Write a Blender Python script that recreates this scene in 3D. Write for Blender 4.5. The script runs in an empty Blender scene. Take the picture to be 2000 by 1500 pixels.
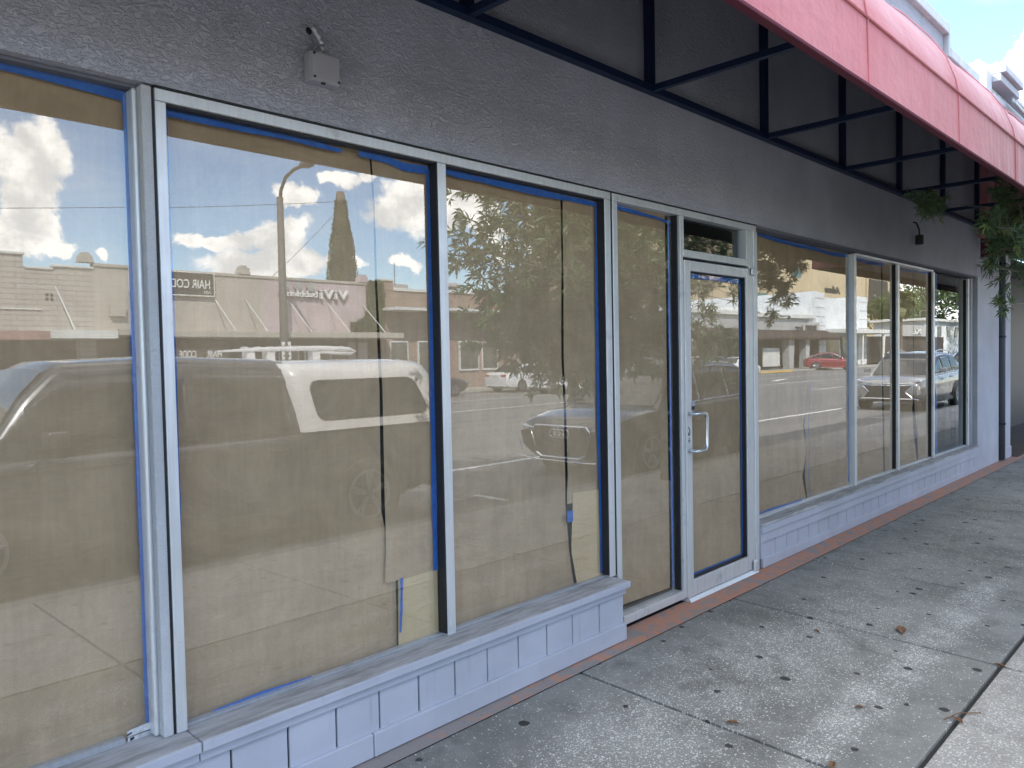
import bpy, bmesh, math, random
from mathutils import Vector, Matrix, noise
random.seed(7)
S = bpy.context.scene
COL = S.collection
PI = math.pi
ROAD = -0.21

# ---------------------------------------------------------------- object helpers
def props(o, label=None, cat=None, group=None, kind=None):
    if label: o['label'] = label
    if cat: o['category'] = cat
    if group: o['group'] = group
    if kind: o['kind'] = kind
    return o

def empty(name, loc, label, cat, group=None, rz=0.0):
    o = bpy.data.objects.new(name, None)
    COL.objects.link(o)
    o.location = loc
    o.rotation_euler = (0, 0, rz)
    o.empty_display_size = 0.2
    return props(o, label, cat, group)

def copy_tree(o, parent=None):
    c = o.copy()
    COL.objects.link(c)
    if parent is not None:
        c.parent = parent
    for ch in list(o.children):
        copy_tree(ch, c)
    return c

class MB:
    """collects verts / faces, then links them as one mesh object"""
    def __init__(self):
        self.v = []; self.f = []; self.mi = []; self.cur = 0; self.cuts = []
    def add(self, vs, fs):
        b = len(self.v)
        self.cuts.append((b, len(self.f)))
        self.v += [tuple(p) for p in vs]
        for f in fs:
            self.f.append([b + i for i in f]); self.mi.append(self.cur)
    def box(self, x0, x1, y0, y1, z0, z1):
        v = [(x0,y0,z0),(x1,y0,z0),(x1,y1,z0),(x0,y1,z0),(x0,y0,z1),(x1,y0,z1),(x1,y1,z1),(x0,y1,z1)]
        self.add(v, [(0,3,2,1),(4,5,6,7),(0,1,5,4),(1,2,6,5),(2,3,7,6),(3,0,4,7)])
        return self
    def quad(self, *p):
        self.add(p, [tuple(range(len(p)))]); return self
    def prism(self, poly, axis, a, b):
        """poly of 2-D points extruded along axis ('x','y','z') from a to b"""
        n = len(poly)
        def mk(p, t):
            if axis == 'x': return (t, p[0], p[1])
            if axis == 'y': return (p[0], t, p[1])
            return (p[0], p[1], t)
        v = [mk(p, a) for p in poly] + [mk(p, b) for p in poly]
        f = [tuple(range(n)), tuple(range(2*n-1, n-1, -1))]
        f += [(i, n+i, n+(i+1) % n, (i+1) % n) for i in range(n)]
        self.add(v, f); return self
    def tube(self, pts, r, n=10, caps=True):
        pts = [Vector(p) for p in pts]
        rs = r if isinstance(r, (list, tuple)) else [r]*len(pts)
        rings = []
        prev = None
        for i, p in enumerate(pts):
            d = (pts[min(i+1, len(pts)-1)] - pts[max(i-1, 0)]).normalized()
            if prev is None:
                a = Vector((0,0,1)) if abs(d.z) < 0.9 else Vector((1,0,0))
                u = d.cross(a).normalized()
            else:
                u = (prev - d*prev.dot(d)).normalized()
            prev = u
            w = d.cross(u)
            rings.append([p + (u*math.cos(2*PI*k/n) + w*math.sin(2*PI*k/n))*rs[i] for k in range(n)])
        vs = [q for ring in rings for q in ring]
        fs = []
        for i in range(len(rings)-1):
            for k in range(n):
                fs.append((i*n+k, i*n+(k+1) % n, (i+1)*n+(k+1) % n, (i+1)*n+k))
        if caps:
            fs.append(tuple(range(n-1, -1, -1)))
            fs.append(tuple((len(rings)-1)*n+k for k in range(n)))
        self.add(vs, fs); return self
    def lathe(self, prof, c, axis='z', n=20):
        """prof: (radius, height) list"""
        vs = []
        for r, h in prof:
            for k in range(n):
                a = 2*PI*k/n
                if axis == 'z': vs.append((c[0]+r*math.cos(a), c[1]+r*math.sin(a), c[2]+h))
                elif axis == 'y': vs.append((c[0]+r*math.cos(a), c[1]+h, c[2]+r*math.sin(a)))
                else: vs.append((c[0]+h, c[1]+r*math.cos(a), c[2]+r*math.sin(a)))
        m = len(prof); fs = []
        for i in range(m-1):
            for k in range(n):
                fs.append((i*n+k, i*n+(k+1) % n, (i+1)*n+(k+1) % n, (i+1)*n+k))
        fs.append(tuple(range(n-1, -1, -1))); fs.append(tuple((m-1)*n+k for k in range(n)))
        self.add(vs, fs); return self
    def grid(self, fn, nu, nv):
        vs = [fn(i/nu, j/nv) for i in range(nu+1) for j in range(nv+1)]
        fs = [(i*(nv+1)+j, (i+1)*(nv+1)+j, (i+1)*(nv+1)+j+1, i*(nv+1)+j+1) for i in range(nu) for j in range(nv)]
        self.add(vs, fs); return self
    def each(self, name, mat, parent=None, **kw):
        """like build, but every piece added becomes an object of its own"""
        out = []
        cuts = self.cuts+[(len(self.v), len(self.f))]
        for (v0, f0), (v1, f1) in zip(cuts[:-1], cuts[1:]):
            m = MB(); m.add(self.v[v0:v1], [[i-v0 for i in f] for f in self.f[f0:f1]])
            out.append(m.build(name, mat, parent, **kw))
        return out
    def build(self, name, mat, parent=None, bevel=0, smooth=False, solid=0, sub=0, seg=2, fix=True):
        me = bpy.data.meshes.new(name)
        me.from_pydata(self.v, [], self.f)
        mats = mat if isinstance(mat, (list, tuple)) else [mat]
        for m in mats: me.materials.append(m)
        if len(mats) > 1:
            me.polygons.foreach_set('material_index', self.mi)
        if fix:
            bm = bmesh.new(); bm.from_mesh(me)
            bmesh.ops.recalc_face_normals(bm, faces=bm.faces)
            bm.to_mesh(me); bm.free()
        if smooth:
            me.polygons.foreach_set('use_smooth', [True]*len(me.polygons))
        me.update()
        o = bpy.data.objects.new(name, me)
        COL.objects.link(o)
        if parent is not None: o.parent = parent
        if bevel:
            b = o.modifiers.new('b', 'BEVEL'); b.width = bevel; b.segments = seg; b.limit_method = 'ANGLE'; b.angle_limit = 0.6
        if solid:
            s = o.modifiers.new('s', 'SOLIDIFY'); s.thickness = solid; s.offset = 0
        if sub:
            s = o.modifiers.new('u', 'SUBSURF'); s.levels = sub; s.render_levels = sub
        return o

def part_empty(name, parent):
    o = bpy.data.objects.new(name, None); COL.objects.link(o); o.parent = parent
    return o

def BX(name, mat, parent, x0, x1, y0, y1, z0, z1, bevel=0):
    return MB().box(x0, x1, y0, y1, z0, z1).build(name, mat, parent, bevel)

def text_points(s, size, depth=0.01, font_bold=True, shear=0.0, spacing=1.0):
    cu = bpy.data.curves.new('t', 'FONT')
    cu.body = s; cu.size = size; cu.extrude = depth; cu.shear = shear; cu.space_character = spacing
    if font_bold: cu.offset = size*0.012
    o = bpy.data.objects.new('t', cu)
    COL.objects.link(o)
    dg = bpy.context.evaluated_depsgraph_get()
    me = bpy.data.meshes.new_from_object(o.evaluated_get(dg))
    vs = [v.co.copy() for v in me.vertices]; fs = [tuple(p.vertices) for p in me.polygons]
    bpy.data.objects.remove(o); bpy.data.meshes.remove(me); bpy.data.curves.remove(cu)
    return vs, fs

def wall_text(mb, s, x0, y, z, size, depth=0.02, width=None, facing=1, shear=0.0):
    """lettering on a wall whose front faces +y (facing 1) or -y (facing -1); x0 is where the first letter starts"""
    vs, fs = text_points(s, size, depth, shear=shear)
    w = max(v.x for v in vs) or 1
    k = (width/w) if width else 1
    mb.add([(x0 - facing*v.x*k, y + facing*v.z, z + v.y) for v in vs], fs)

# ---------------------------------------------------------------- node helpers
class G:
    def __init__(self, name):
        self.m = bpy.data.materials.new(name); self.m.use_nodes = True
        self.t = self.m.node_tree; self.t.nodes.clear()
        self.out = self.t.nodes.new('ShaderNodeOutputMaterial')
    def n(self, typ, out=0, attrs=None, **kw):
        nd = self.t.nodes.new('ShaderNode'+typ)
        for k, v in (attrs or {}).items(): setattr(nd, k, v)
        for k, v in kw.items():
            key = int(k[1:]) if k[0] == 'i' and k[1:].isdigit() else k.replace('_', ' ')
            s = nd.inputs[key]
            if hasattr(v, 'is_linked'): self.t.links.new(v, s)
            else:
                if s.type == 'RGBA' and len(v) == 3: v = (*v, 1)
                s.default_value = v
        return nd.outputs[out]
    def co(self, kind='Object', scale=(1,1,1), rot=(0,0,0), loc=(0,0,0)):
        c = self.n('TexCoord', kind)
        return self.n('Mapping', Vector=c, Scale=scale, Rotation=rot, Location=loc)
    def noise(self, v, s, d=4, r=0.55, dist=0.0, out=0):
        return self.n('TexNoise', out, Vector=v, Scale=s, Detail=d, Roughness=r, Distortion=dist)
    def mr(self, v, a, b, c=0.0, d=1.0, smooth=False):
        return self.n('MapRange', 0, {'interpolation_type': 'SMOOTHSTEP' if smooth else 'LINEAR', 'clamp': True}, i0=v, i1=a, i2=b, i3=c, i4=d)
    def mix(self, f, a, b, mode='MIX'):
        return self.n('Mix', 2, {'data_type': 'RGBA', 'blend_type': mode}, i0=f, i6=a, i7=b)
    def ma(self, op, a, b=0.0, c=0.0):
        return self.n('Math', 0, {'operation': op}, i0=a, i1=b, i2=c)
    def sep(self, v, i):
        return self.n('SeparateXYZ', i, Vector=v)
    def bump(self, h, strength=0.3, dist=0.01, normal=None):
        kw = dict(Height=h, Strength=strength, Distance=dist)
        if normal is not None: kw['Normal'] = normal
        return self.n('Bump', 0, None, **kw)
    def pbr(self, **kw):
        s = self.n('BsdfPrincipled', 0, None, **kw)
        self.t.links.new(s, self.out.inputs['Surface'])
        return self.m

def simple(name, col, rough=0.6, metal=0.0, var=0.12, scale=6.0, bump=0.0, spec=0.5, coat=0.0):
    g = G(name)
    v = g.co()
    n = g.noise(v, scale, 5, 0.6)
    k = g.mr(n, 0.3, 0.7, 1-var, 1+var)
    c = g.mix(1.0, col, g.n('CombineColor', i0=k, i1=k, i2=k), 'MULTIPLY')
    kw = dict(Base_Color=c, Roughness=rough, Metallic=metal, Specular_IOR_Level=spec)
    if coat: kw['Coat_Weight'] = coat; kw['Coat_Roughness'] = 0.05
    if bump: kw['Normal'] = g.bump(g.noise(v, scale*8, 6, 0.65), bump, 0.01)
    return g.pbr(**kw)

M = {}
def stucco(name, col, bscale=38.0, strength=0.55, dist=0.012, dirt=0.25):
    g = G(name); v = g.co()
    ve = g.co(scale=(1, 1, 1.7))
    n1 = g.noise(ve, bscale, 3, 0.55, 1.2)
    n2 = g.noise(ve, bscale*3.2, 4, 0.6)
    h = g.ma('ADD', g.mr(n1, 0.42, 0.62, 0, 1, True), g.ma('MULTIPLY', n2, 0.35))
    big = g.noise(v, 1.3, 5, 0.6)
    streak = g.noise(g.co(scale=(1.2, 1.2, 0.7)), 1.6, 5, 0.6)
    k = g.mr(g.ma('ADD', g.ma('MULTIPLY', big, 0.5), g.ma('MULTIPLY', streak, 0.5)), 0.35, 0.65, 1-dirt, 1.06)
    c = g.mix(1.0, col, g.n('CombineColor', i0=k, i1=k, i2=k), 'MULTIPLY')
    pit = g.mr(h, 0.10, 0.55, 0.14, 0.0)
    c = g.mix(pit, c, (col[0]*0.55, col[1]*0.55, col[2]*0.58))  # crevice shade put into the colour where the bump dips
    return g.pbr(Base_Color=c, Roughness=0.82, Specular_IOR_Level=0.3, Normal=g.bump(h, strength, dist))
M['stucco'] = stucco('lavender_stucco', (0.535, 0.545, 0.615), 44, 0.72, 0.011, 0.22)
M['stucco_smooth'] = stucco('lavender_render', (0.58, 0.59, 0.64), 60, 0.25, 0.005, 0.2)
M['post'] = stucco('sprayed_grey_plaster', (0.62, 0.63, 0.65), 80, 0.5, 0.004, 0.3)

def painted_wood(name, col):
    g = G(name); v = g.co()
    grain = g.noise(g.co(scale=(2, 2, 9)), 9, 6, 0.65)
    n = g.noise(v, 2.2, 6, 0.62)
    drip = g.noise(g.co(scale=(9, 9, 0.8)), 2.4, 5, 0.65)
    k = g.mr(n, 0.3, 0.7, 0.86, 1.06)
    c = g.mix(1.0, col, g.n('CombineColor', i0=k, i1=k, i2=k), 'MULTIPLY')
    c = g.mix(g.mr(drip, 0.60, 0.78, 0, 0.38), c, (0.16, 0.15, 0.15))
    chip = g.mr(g.noise(v, 34, 6, 0.7), 0.70, 0.74, 0, 0.8)
    c = g.mix(chip, c, (0.24, 0.22, 0.21))
    return g.pbr(Base_Color=c, Roughness=0.5, Specular_IOR_Level=0.4, Normal=g.bump(grain, 0.12, 0.004))
M['wood'] = painted_wood('lavender_painted_wood', (0.49, 0.507, 0.583))

def sill_mat():
    g = G('weathered_sill'); v = g.co()
    n = g.noise(g.co(scale=(1, 6, 6)), 4, 7, 0.68)
    c = g.mix(g.mr(n, 0.40, 0.66), (0.50, 0.50, 0.515), (0.25, 0.245, 0.24))
    return g.pbr(Base_Color=c, Roughness=0.75, Normal=g.bump(n, 0.25, 0.006))
M['sill'] = sill_mat()

def alu(name, col, dirt=0.5, rough=0.38, metal=0.45):
    g = G(name); v = g.co()
    n = g.noise(v, 5, 6, 0.66)
    st = g.noise(g.co(scale=(30, 30, 1.2)), 2.0, 5, 0.6)
    k = g.mr(st, 0.3, 0.7, 0.88, 1.05)
    c = g.mix(1.0, col, g.n('CombineColor', i0=k, i1=k, i2=k), 'MULTIPLY')
    c = g.mix(g.mr(n, 0.58, 0.76, 0, dirt), c, (0.19, 0.185, 0.18))
    sp = g.mr(g.noise(v, 60, 5, 0.7), 0.68, 0.72, 0, 0.8)
    c = g.mix(sp, c, (0.10, 0.09, 0.085))
    return g.pbr(Base_Color=c, Roughness=g.mr(n, 0.3, 0.7, rough-0.08, rough+0.18), Metallic=metal)
M['alu'] = alu('pale_aluminium', (0.74, 0.75, 0.76))
M['alu_dark'] = alu('dull_aluminium', (0.50, 0.52, 0.55))
M['gasket'] = simple('black_gasket', (0.012, 0.012, 0.014), 0.6)
M['black'] = simple('black_plastic', (0.02, 0.02, 0.022), 0.5)
M['interior'] = simple('dim_interior', (0.07, 0.075, 0.08), 0.9)
M['interior_floor'] = simple('interior_floor', (0.10, 0.10, 0.10), 0.5)

def glass(name, r0=0.2, dust=0.03, tint=(0.96, 0.96, 0.95), wave=0.0):
    g = G(name)
    v = g.co()
    nrm = g.n('NewGeometry', 1)
    if wave:
        nrm = g.bump(g.noise(v, 0.9, 2, 0.4), 1.0, wave)
    inc = g.n('NewGeometry', 4)
    d = g.n('VectorMath', 1, {'operation': 'DOT_PRODUCT'}, i0=g.n('NewGeometry', 1), i1=inc)
    f = g.ma('POWER', g.ma('SUBTRACT', 1.0, g.ma('ABSOLUTE', d)), 5.0)
    f = g.ma('MULTIPLY_ADD', f, 1-r0, r0)
    tr = g.n('BsdfTransparent', Color=tint)
    gl = g.n('BsdfGlossy', Color=(1, 1, 1), Roughness=0.0, Normal=nrm) if wave else g.n('BsdfGlossy', Color=(1, 1, 1), Roughness=0.0)
    a = g.n('MixShader', i0=f, i1=tr, i2=gl)
    sm = g.noise(v, 3.5, 6, 0.68)
    st = g.noise(g.co(scale=(22, 22, 1.0)), 1.5, 6, 0.7)
    dd = g.ma('MULTIPLY', g.mr(g.ma('ADD', g.ma('MULTIPLY', sm, 0.6), g.ma('MULTIPLY', st, 0.4)), 0.42, 0.70, 0.15, 1.0), dust)
    spk = g.mr(g.noise(v, 55, 3, 0.7), 0.745, 0.78, 0, 0.28)
    dd = g.ma('ADD', dd, spk)
    df = g.n('BsdfDiffuse', Color=(0.62, 0.58, 0.50))
    s = g.n('MixShader', i0=dd, i1=a, i2=df)
    g.t.links.new(s, g.out.inputs['Surface'])
    return g.m
R0 = 0.155
M['glass'] = glass('shop_glass', R0, 0.05)
M['glass_wavy'] = glass('wavy_shop_glass', R0, 0.04, wave=0.0016)
M['glass_clear'] = glass('clear_shop_glass', R0, 0.03, (0.80, 0.90, 0.88), wave=0.0012)
M['glass_dark'] = glass('transom_glass', 0.05, 0.045, (0.55, 0.75, 0.85))

def paper(name, col, col2):
    g = G(name); v = g.co()
    fib = g.noise(g.co(scale=(60, 60, 4.0)), 1.0, 6, 0.7)
    fib2 = g.noise(g.co(scale=(10, 10, 2.5)), 1.0, 6, 0.66, 0.4)
    blot = g.noise(v, 2.6, 8, 0.68, 0.8)
    bands = g.noise(g.co(scale=(0.5, 0.5, 2.2), rot=(0, 0.16, 0)), 2.3, 6, 0.62, 0.5)
    k = g.ma('ADD', g.ma('MULTIPLY', fib, 0.16), g.ma('ADD', g.ma('MULTIPLY', fib2, 0.22), g.ma('ADD', g.ma('MULTIPLY', blot, 0.50), g.ma('MULTIPLY', bands, 0.12))))
    c = g.mix(g.mr(k, 0.38, 0.62), col2, col)
    spk = g.mr(g.noise(v, 150, 3, 0.7), 0.68, 0.76, 0, 0.35)
    c = g.mix(spk, c, (col[0]*1.45, col[1]*1.45, col[2]*1.45))
    cr_ = g.n('TexVoronoi', 0, {'feature': 'DISTANCE_TO_EDGE'}, Vector=g.n('VectorMath', 0, {'operation': 'ADD'}, i0=g.co(scale=(1.2, 0.01, 2.2), rot=(0, 0.25, 0)), i1=g.n('VectorMath', 0, {'operation': 'SCALE'}, i0=g.noise(v, 1.5, 3, 0.5, out=1), Scale=0.8)), Scale=1.7)
    crease = g.mr(cr_, 0.0, 0.035, 1, 0, True)
    h = g.ma('ADD', g.ma('MULTIPLY', blot, 1.0), g.ma('ADD', g.ma('MULTIPLY', g.noise(g.co(scale=(1, 1, 3)), 3.0, 5, 0.6, 1.0), 0.6), g.ma('MULTIPLY', crease, 0.045)))
    return g.pbr(Base_Color=c, Roughness=0.85, Specular_IOR_Level=0.15, Normal=g.bump(h, 0.5, 0.028))
M['paper'] = paper('kraft_paper', (0.61, 0.448, 0.282), (0.42, 0.306, 0.188))
M['paper_light'] = paper('pale_kraft_paper', (0.80, 0.63, 0.37), (0.70, 0.54, 0.31))
M['paper_mid'] = paper('fresh_kraft_paper', (0.80, 0.61, 0.36), (0.68, 0.50, 0.29))

def tape():
    g = G('blue_masking_tape'); v = g.co()
    n = g.noise(g.co(scale=(3, 3, 3)), 9, 6, 0.7)
    c = g.mix(g.mr(n, 0.35, 0.7), (0.01, 0.115, 0.50), (0.02, 0.19, 0.66))
    return g.pbr(Base_Color=c, Roughness=0.6, Normal=g.bump(n, 0.4, 0.004))
M['tape'] = tape()

def sidewalk():
    g = G('exposed_shell_concrete'); v = g.co()
    big = g.noise(v, 1.1, 6, 0.62)
    mid = g.noise(v, 6, 6, 0.7)
    fine = g.noise(v, 180, 3, 0.6)
    y = g.sep(g.n('TexCoord', 3), 1)
    x = g.sep(g.n('TexCoord', 3), 0)
    base = g.mix(g.mr(g.ma('ADD', g.ma('MULTIPLY', big, 0.6), g.ma('MULTIPLY', mid, 0.4)), 0.34, 0.64), (0.145, 0.147, 0.138), (0.31, 0.31, 0.288))
    # paler bands running along the pavement, with more shell speckle
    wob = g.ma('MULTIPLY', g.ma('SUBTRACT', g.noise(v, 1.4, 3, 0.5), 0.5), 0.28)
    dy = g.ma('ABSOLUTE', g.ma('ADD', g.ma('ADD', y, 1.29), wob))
    pale_band = g.mr(dy, 0.02, 0.17, 1, 0, True)
    pale_band = g.ma('MULTIPLY', pale_band, g.mr(x, 5.2, 6.6, 1, 0.15, True))
    pale_band_wide = g.mr(g.ma('ABSOLUTE', g.ma('ADD', g.ma('ADD', y, 0.78), g.ma('MULTIPLY', wob, 2.0))), 0.05, 0.50, 0.8, 0, True)
    pale_band_wide = g.ma('MULTIPLY', pale_band_wide, g.mr(x, 4.2, 5.6, 1, 0.25, True))
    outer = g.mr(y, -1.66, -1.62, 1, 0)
    w = g.ma('MAXIMUM', g.ma('MAXIMUM', pale_band, pale_band_wide), g.ma('MULTIPLY', outer, 0.75))
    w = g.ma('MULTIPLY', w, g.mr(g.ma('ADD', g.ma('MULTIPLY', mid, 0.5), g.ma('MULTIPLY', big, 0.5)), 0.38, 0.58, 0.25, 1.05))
    dv0 = g.n('VectorMath', 0, {'operation': 'ADD'}, i0=v, i1=g.n('VectorMath', 0, {'operation': 'SCALE'}, i0=g.noise(v, 120, 2, 0.5, out=1), Scale=0.012))
    vo = g.n('TexVoronoi', 0, {'feature': 'F1', 'voronoi_dimensions': '2D'}, Vector=dv0, Scale=95.0, Randomness=1.0)
    vc = g.n('TexVoronoi', 1, {'feature': 'F1', 'voronoi_dimensions': '2D'}, Vector=dv0, Scale=95.0, Randomness=1.0)
    pick = g.sep(vc, 0)
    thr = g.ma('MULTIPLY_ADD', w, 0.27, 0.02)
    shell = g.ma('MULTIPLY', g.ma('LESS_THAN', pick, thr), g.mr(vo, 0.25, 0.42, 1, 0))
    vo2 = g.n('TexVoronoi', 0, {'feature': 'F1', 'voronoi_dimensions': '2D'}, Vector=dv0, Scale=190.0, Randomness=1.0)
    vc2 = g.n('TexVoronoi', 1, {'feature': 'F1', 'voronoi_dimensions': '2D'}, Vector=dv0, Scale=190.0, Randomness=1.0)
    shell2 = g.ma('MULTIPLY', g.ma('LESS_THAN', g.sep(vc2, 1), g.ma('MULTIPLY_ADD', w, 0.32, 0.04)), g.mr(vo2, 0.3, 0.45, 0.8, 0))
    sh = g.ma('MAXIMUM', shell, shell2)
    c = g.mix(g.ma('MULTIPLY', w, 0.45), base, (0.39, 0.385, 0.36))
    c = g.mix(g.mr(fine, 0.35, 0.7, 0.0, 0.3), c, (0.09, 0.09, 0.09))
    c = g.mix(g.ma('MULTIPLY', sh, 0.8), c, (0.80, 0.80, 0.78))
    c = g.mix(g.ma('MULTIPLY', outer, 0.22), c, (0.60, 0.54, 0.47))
    # old chewing gum, trodden flat
    dv = g.n('VectorMath', 0, {'operation': 'ADD'}, i0=v, i1=g.n('VectorMath', 0, {'operation': 'SCALE'}, i0=g.noise(v, 30, 2, 0.5, out=1), Scale=0.02))
    gv = g.n('TexVoronoi', 0, {'feature': 'F1', 'voronoi_dimensions': '2D'}, Vector=dv, Scale=3.3, Randomness=1.0)
    gc = g.n('TexVoronoi', 1, {'feature': 'F1', 'voronoi_dimensions': '2D'}, Vector=dv, Scale=3.3, Randomness=1.0)
    gum = g.ma('MULTIPLY', g.ma('LESS_THAN', g.sep(gc, 0), 0.72), g.mr(gv, g.ma('MULTIPLY_ADD', g.sep(gc, 1), 0.045, 0.028), g.ma('MULTIPLY_ADD', g.sep(gc, 1), 0.045, 0.040), 1, 0))
    c = g.mix(g.ma('MULTIPLY', gum, 0.88), c, (0.018, 0.017, 0.017))
    stain = g.mr(g.noise(v, 3.4, 4, 0.6), 0.56, 0.72, 0, 0.5)
    c = g.mix(stain, c, (0.085, 0.083, 0.08))
    return g.pbr(Base_Color=c, Roughness=0.85, Specular_IOR_Level=0.3, Normal=g.bump(g.ma('ADD', fine, g.ma('MULTIPLY', mid, 0.5)), 0.35, 0.004))
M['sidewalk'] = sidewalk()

def strip():
    g = G('worn_terracotta_paint'); v = g.co()
    n = g.noise(v, 9, 7, 0.7); n2 = g.noise(v, 26, 6, 0.7)
    x = g.sep(g.n('TexCoord', 3), 0)
    bare = g.mr(g.ma('ADD', n, g.mr(x, 1.6, 3.6, 0.16, 0.02)), 0.50, 0.60)
    c = g.mix(bare, (0.47, 0.235, 0.160), (0.27, 0.25, 0.24))
    c = g.mix(g.mr(n2, 0.60, 0.70, 0, 0.55), c, (0.09, 0.06, 0.05))
    c = g.mix(g.mr(g.noise(v, 14, 5, 0.7), 0.70, 0.73), c, (0.55, 0.53, 0.50))
    return g.pbr(Base_Color=c, Roughness=0.8, Normal=g.bump(n2, 0.5, 0.004))
M['strip'] = strip()

def asphalt():
    g = G('asphalt'); v = g.co()
    n = g.noise(g.co(scale=(0.06, 0.8, 1)), 2.0, 5, 0.6); f = g.noise(v, 90, 4, 0.7)
    y = g.sep(g.n('TexCoord', 3), 1)
    c = g.mix(g.mr(n, 0.35, 0.65), (0.10, 0.10, 0.10), (0.165, 0.163, 0.158))
    c = g.mix(g.mr(f, 0.4, 0.7, 0, 0.4), c, (0.21, 0.21, 0.20))
    return g.pbr(Base_Color=c, Roughness=0.8, Normal=g.bump(f, 0.3, 0.004))
M['asphalt'] = asphalt()
M['kerb'] = simple('kerb_concrete', (0.22, 0.215, 0.20), 0.85, var=0.2, scale=3)
M['joint'] = simple('dirty_joint', (0.03, 0.03, 0.028), 0.95)
M['far_walk'] = simple('far_pavement', (0.33, 0.32, 0.29), 0.85, var=0.15, scale=1.5)
M['paint_white'] = simple('road_paint_white', (0.72, 0.72, 0.69), 0.7, var=0.15, scale=4)
M['paint_yellow'] = simple('kerb_paint_yellow', (0.70, 0.42, 0.08), 0.7, var=0.15)
M['ground'] = simple('bare_ground', (0.16, 0.15, 0.12), 0.95, var=0.25, scale=0.2)

def fabric(name, col, pale, cut=(0.45, 0.8)):
    g = G(name); v = g.co()
    st = g.noise(g.co(scale=(9, 9, 0.35)), 2.0, 6, 0.62)
    z = g.sep(g.n('TexCoord', 3), 2)
    big = g.noise(v, 1.2, 5, 0.6)
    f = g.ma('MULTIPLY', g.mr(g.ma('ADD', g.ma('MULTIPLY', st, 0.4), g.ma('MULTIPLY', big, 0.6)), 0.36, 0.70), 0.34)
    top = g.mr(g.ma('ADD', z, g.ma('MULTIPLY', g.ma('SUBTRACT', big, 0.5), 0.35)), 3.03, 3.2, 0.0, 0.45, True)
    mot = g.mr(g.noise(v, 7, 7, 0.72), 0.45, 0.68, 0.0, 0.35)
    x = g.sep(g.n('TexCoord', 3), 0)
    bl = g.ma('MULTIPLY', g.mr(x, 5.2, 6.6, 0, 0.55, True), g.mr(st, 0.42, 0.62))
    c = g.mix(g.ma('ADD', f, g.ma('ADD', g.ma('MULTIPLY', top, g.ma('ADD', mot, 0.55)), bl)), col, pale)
    gr = g.ma('MULTIPLY', g.mr(g.noise(g.co(scale=(6, 6, 1.1)), 2.2, 7, 0.7), 0.50, 0.74), 0.16)
    c = g.mix(gr, c, (0.30, 0.10, 0.10))
    spots = g.mr(g.noise(v, 22, 5, 0.7), 0.66, 0.74, 0, 0.35)
    c = g.mix(spots, c, (0.78, 0.55, 0.56))
    weave = g.n('TexWave', 1, {'wave_type': 'BANDS'}, Vector=v, Scale=160.0)
    return g.pbr(Base_Color=c, Roughness=0.7, Specular_IOR_Level=0.25, Sheen_Weight=0.2, Normal=g.bump(g.ma('ADD', big, g.ma('MULTIPLY', g.noise(g.co(scale=(1.2, 1.2, 2.4)), 4.0, 4, 0.6), 0.35)), 0.45, 0.05))
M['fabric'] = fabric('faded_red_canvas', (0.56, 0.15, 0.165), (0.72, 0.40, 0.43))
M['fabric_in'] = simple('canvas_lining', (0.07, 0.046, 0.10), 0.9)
M['maroon'] = simple('maroon_canvas', (0.11, 0.012, 0.03), 0.8)
M['steel'] = simple('dark_blue_steel', (0.007, 0.020, 0.062), 0.5, 0.2)
M['white_alu'] = simple('white_coping', (0.55, 0.57, 0.60), 0.5)
M['plastic'] = simple('white_box_plastic', (0.40, 0.40, 0.44), 0.5, var=0.05)
M['galv'] = simple('galvanised_steel', (0.42, 0.43, 0.45), 0.4, 0.6)
M['steel_bright'] = simple('brushed_steel', (0.70, 0.71, 0.72), 0.28, 0.9, var=0.05)

def leaf(name, c1, c2, trans=0.25):
    g = G(name)
    r = g.n('NewGeometry', 8)
    c = g.mix(r, c1, c2)
    n = g.noise(g.co(), 1.5, 4)
    c = g.mix(g.mr(n, 0.35, 0.65, 0.0, 0.5), c, (c1[0]*0.6, c1[1]*0.6, c1[2]*0.6))
    p = g.n('BsdfPrincipled', Base_Color=c, Roughness=0.5, Specular_IOR_Level=0.4)
    t = g.n('BsdfTranslucent', Color=g.mix(0.5, c, (c2[0]*1.4, c2[1]*1.5, c2[2]*0.8)))
    s = g.n('MixShader', i0=trans, i1=p, i2=t)
    g.t.links.new(s, g.out.inputs['Surface'])
    return g.m
M['leaf'] = leaf('needle_leaf', (0.10, 0.165, 0.09), (0.19, 0.27, 0.14), 0.2)
M['leaf_new'] = leaf('young_leaf', (0.22, 0.30, 0.10), (0.30, 0.37, 0.15))
M['ivy'] = leaf('ivy_leaf', (0.045, 0.075, 0.022), (0.09, 0.12, 0.04))
M['leaf_far'] = leaf('far_leaf', (0.045, 0.085, 0.025), (0.10, 0.14, 0.045))
M['leaf_palm'] = leaf('palm_leaf', (0.10, 0.12, 0.035), (0.20, 0.20, 0.06))
M['bark'] = simple('bark', (0.15, 0.12, 0.095), 0.9, var=0.3, scale=9, bump=0.5)
M['twig'] = simple('pale_twig', (0.28, 0.25, 0.21), 0.8)
M['deadleaf'] = simple('dead_leaf', (0.20, 0.105, 0.055), 0.8, var=0.3, scale=30)
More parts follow.
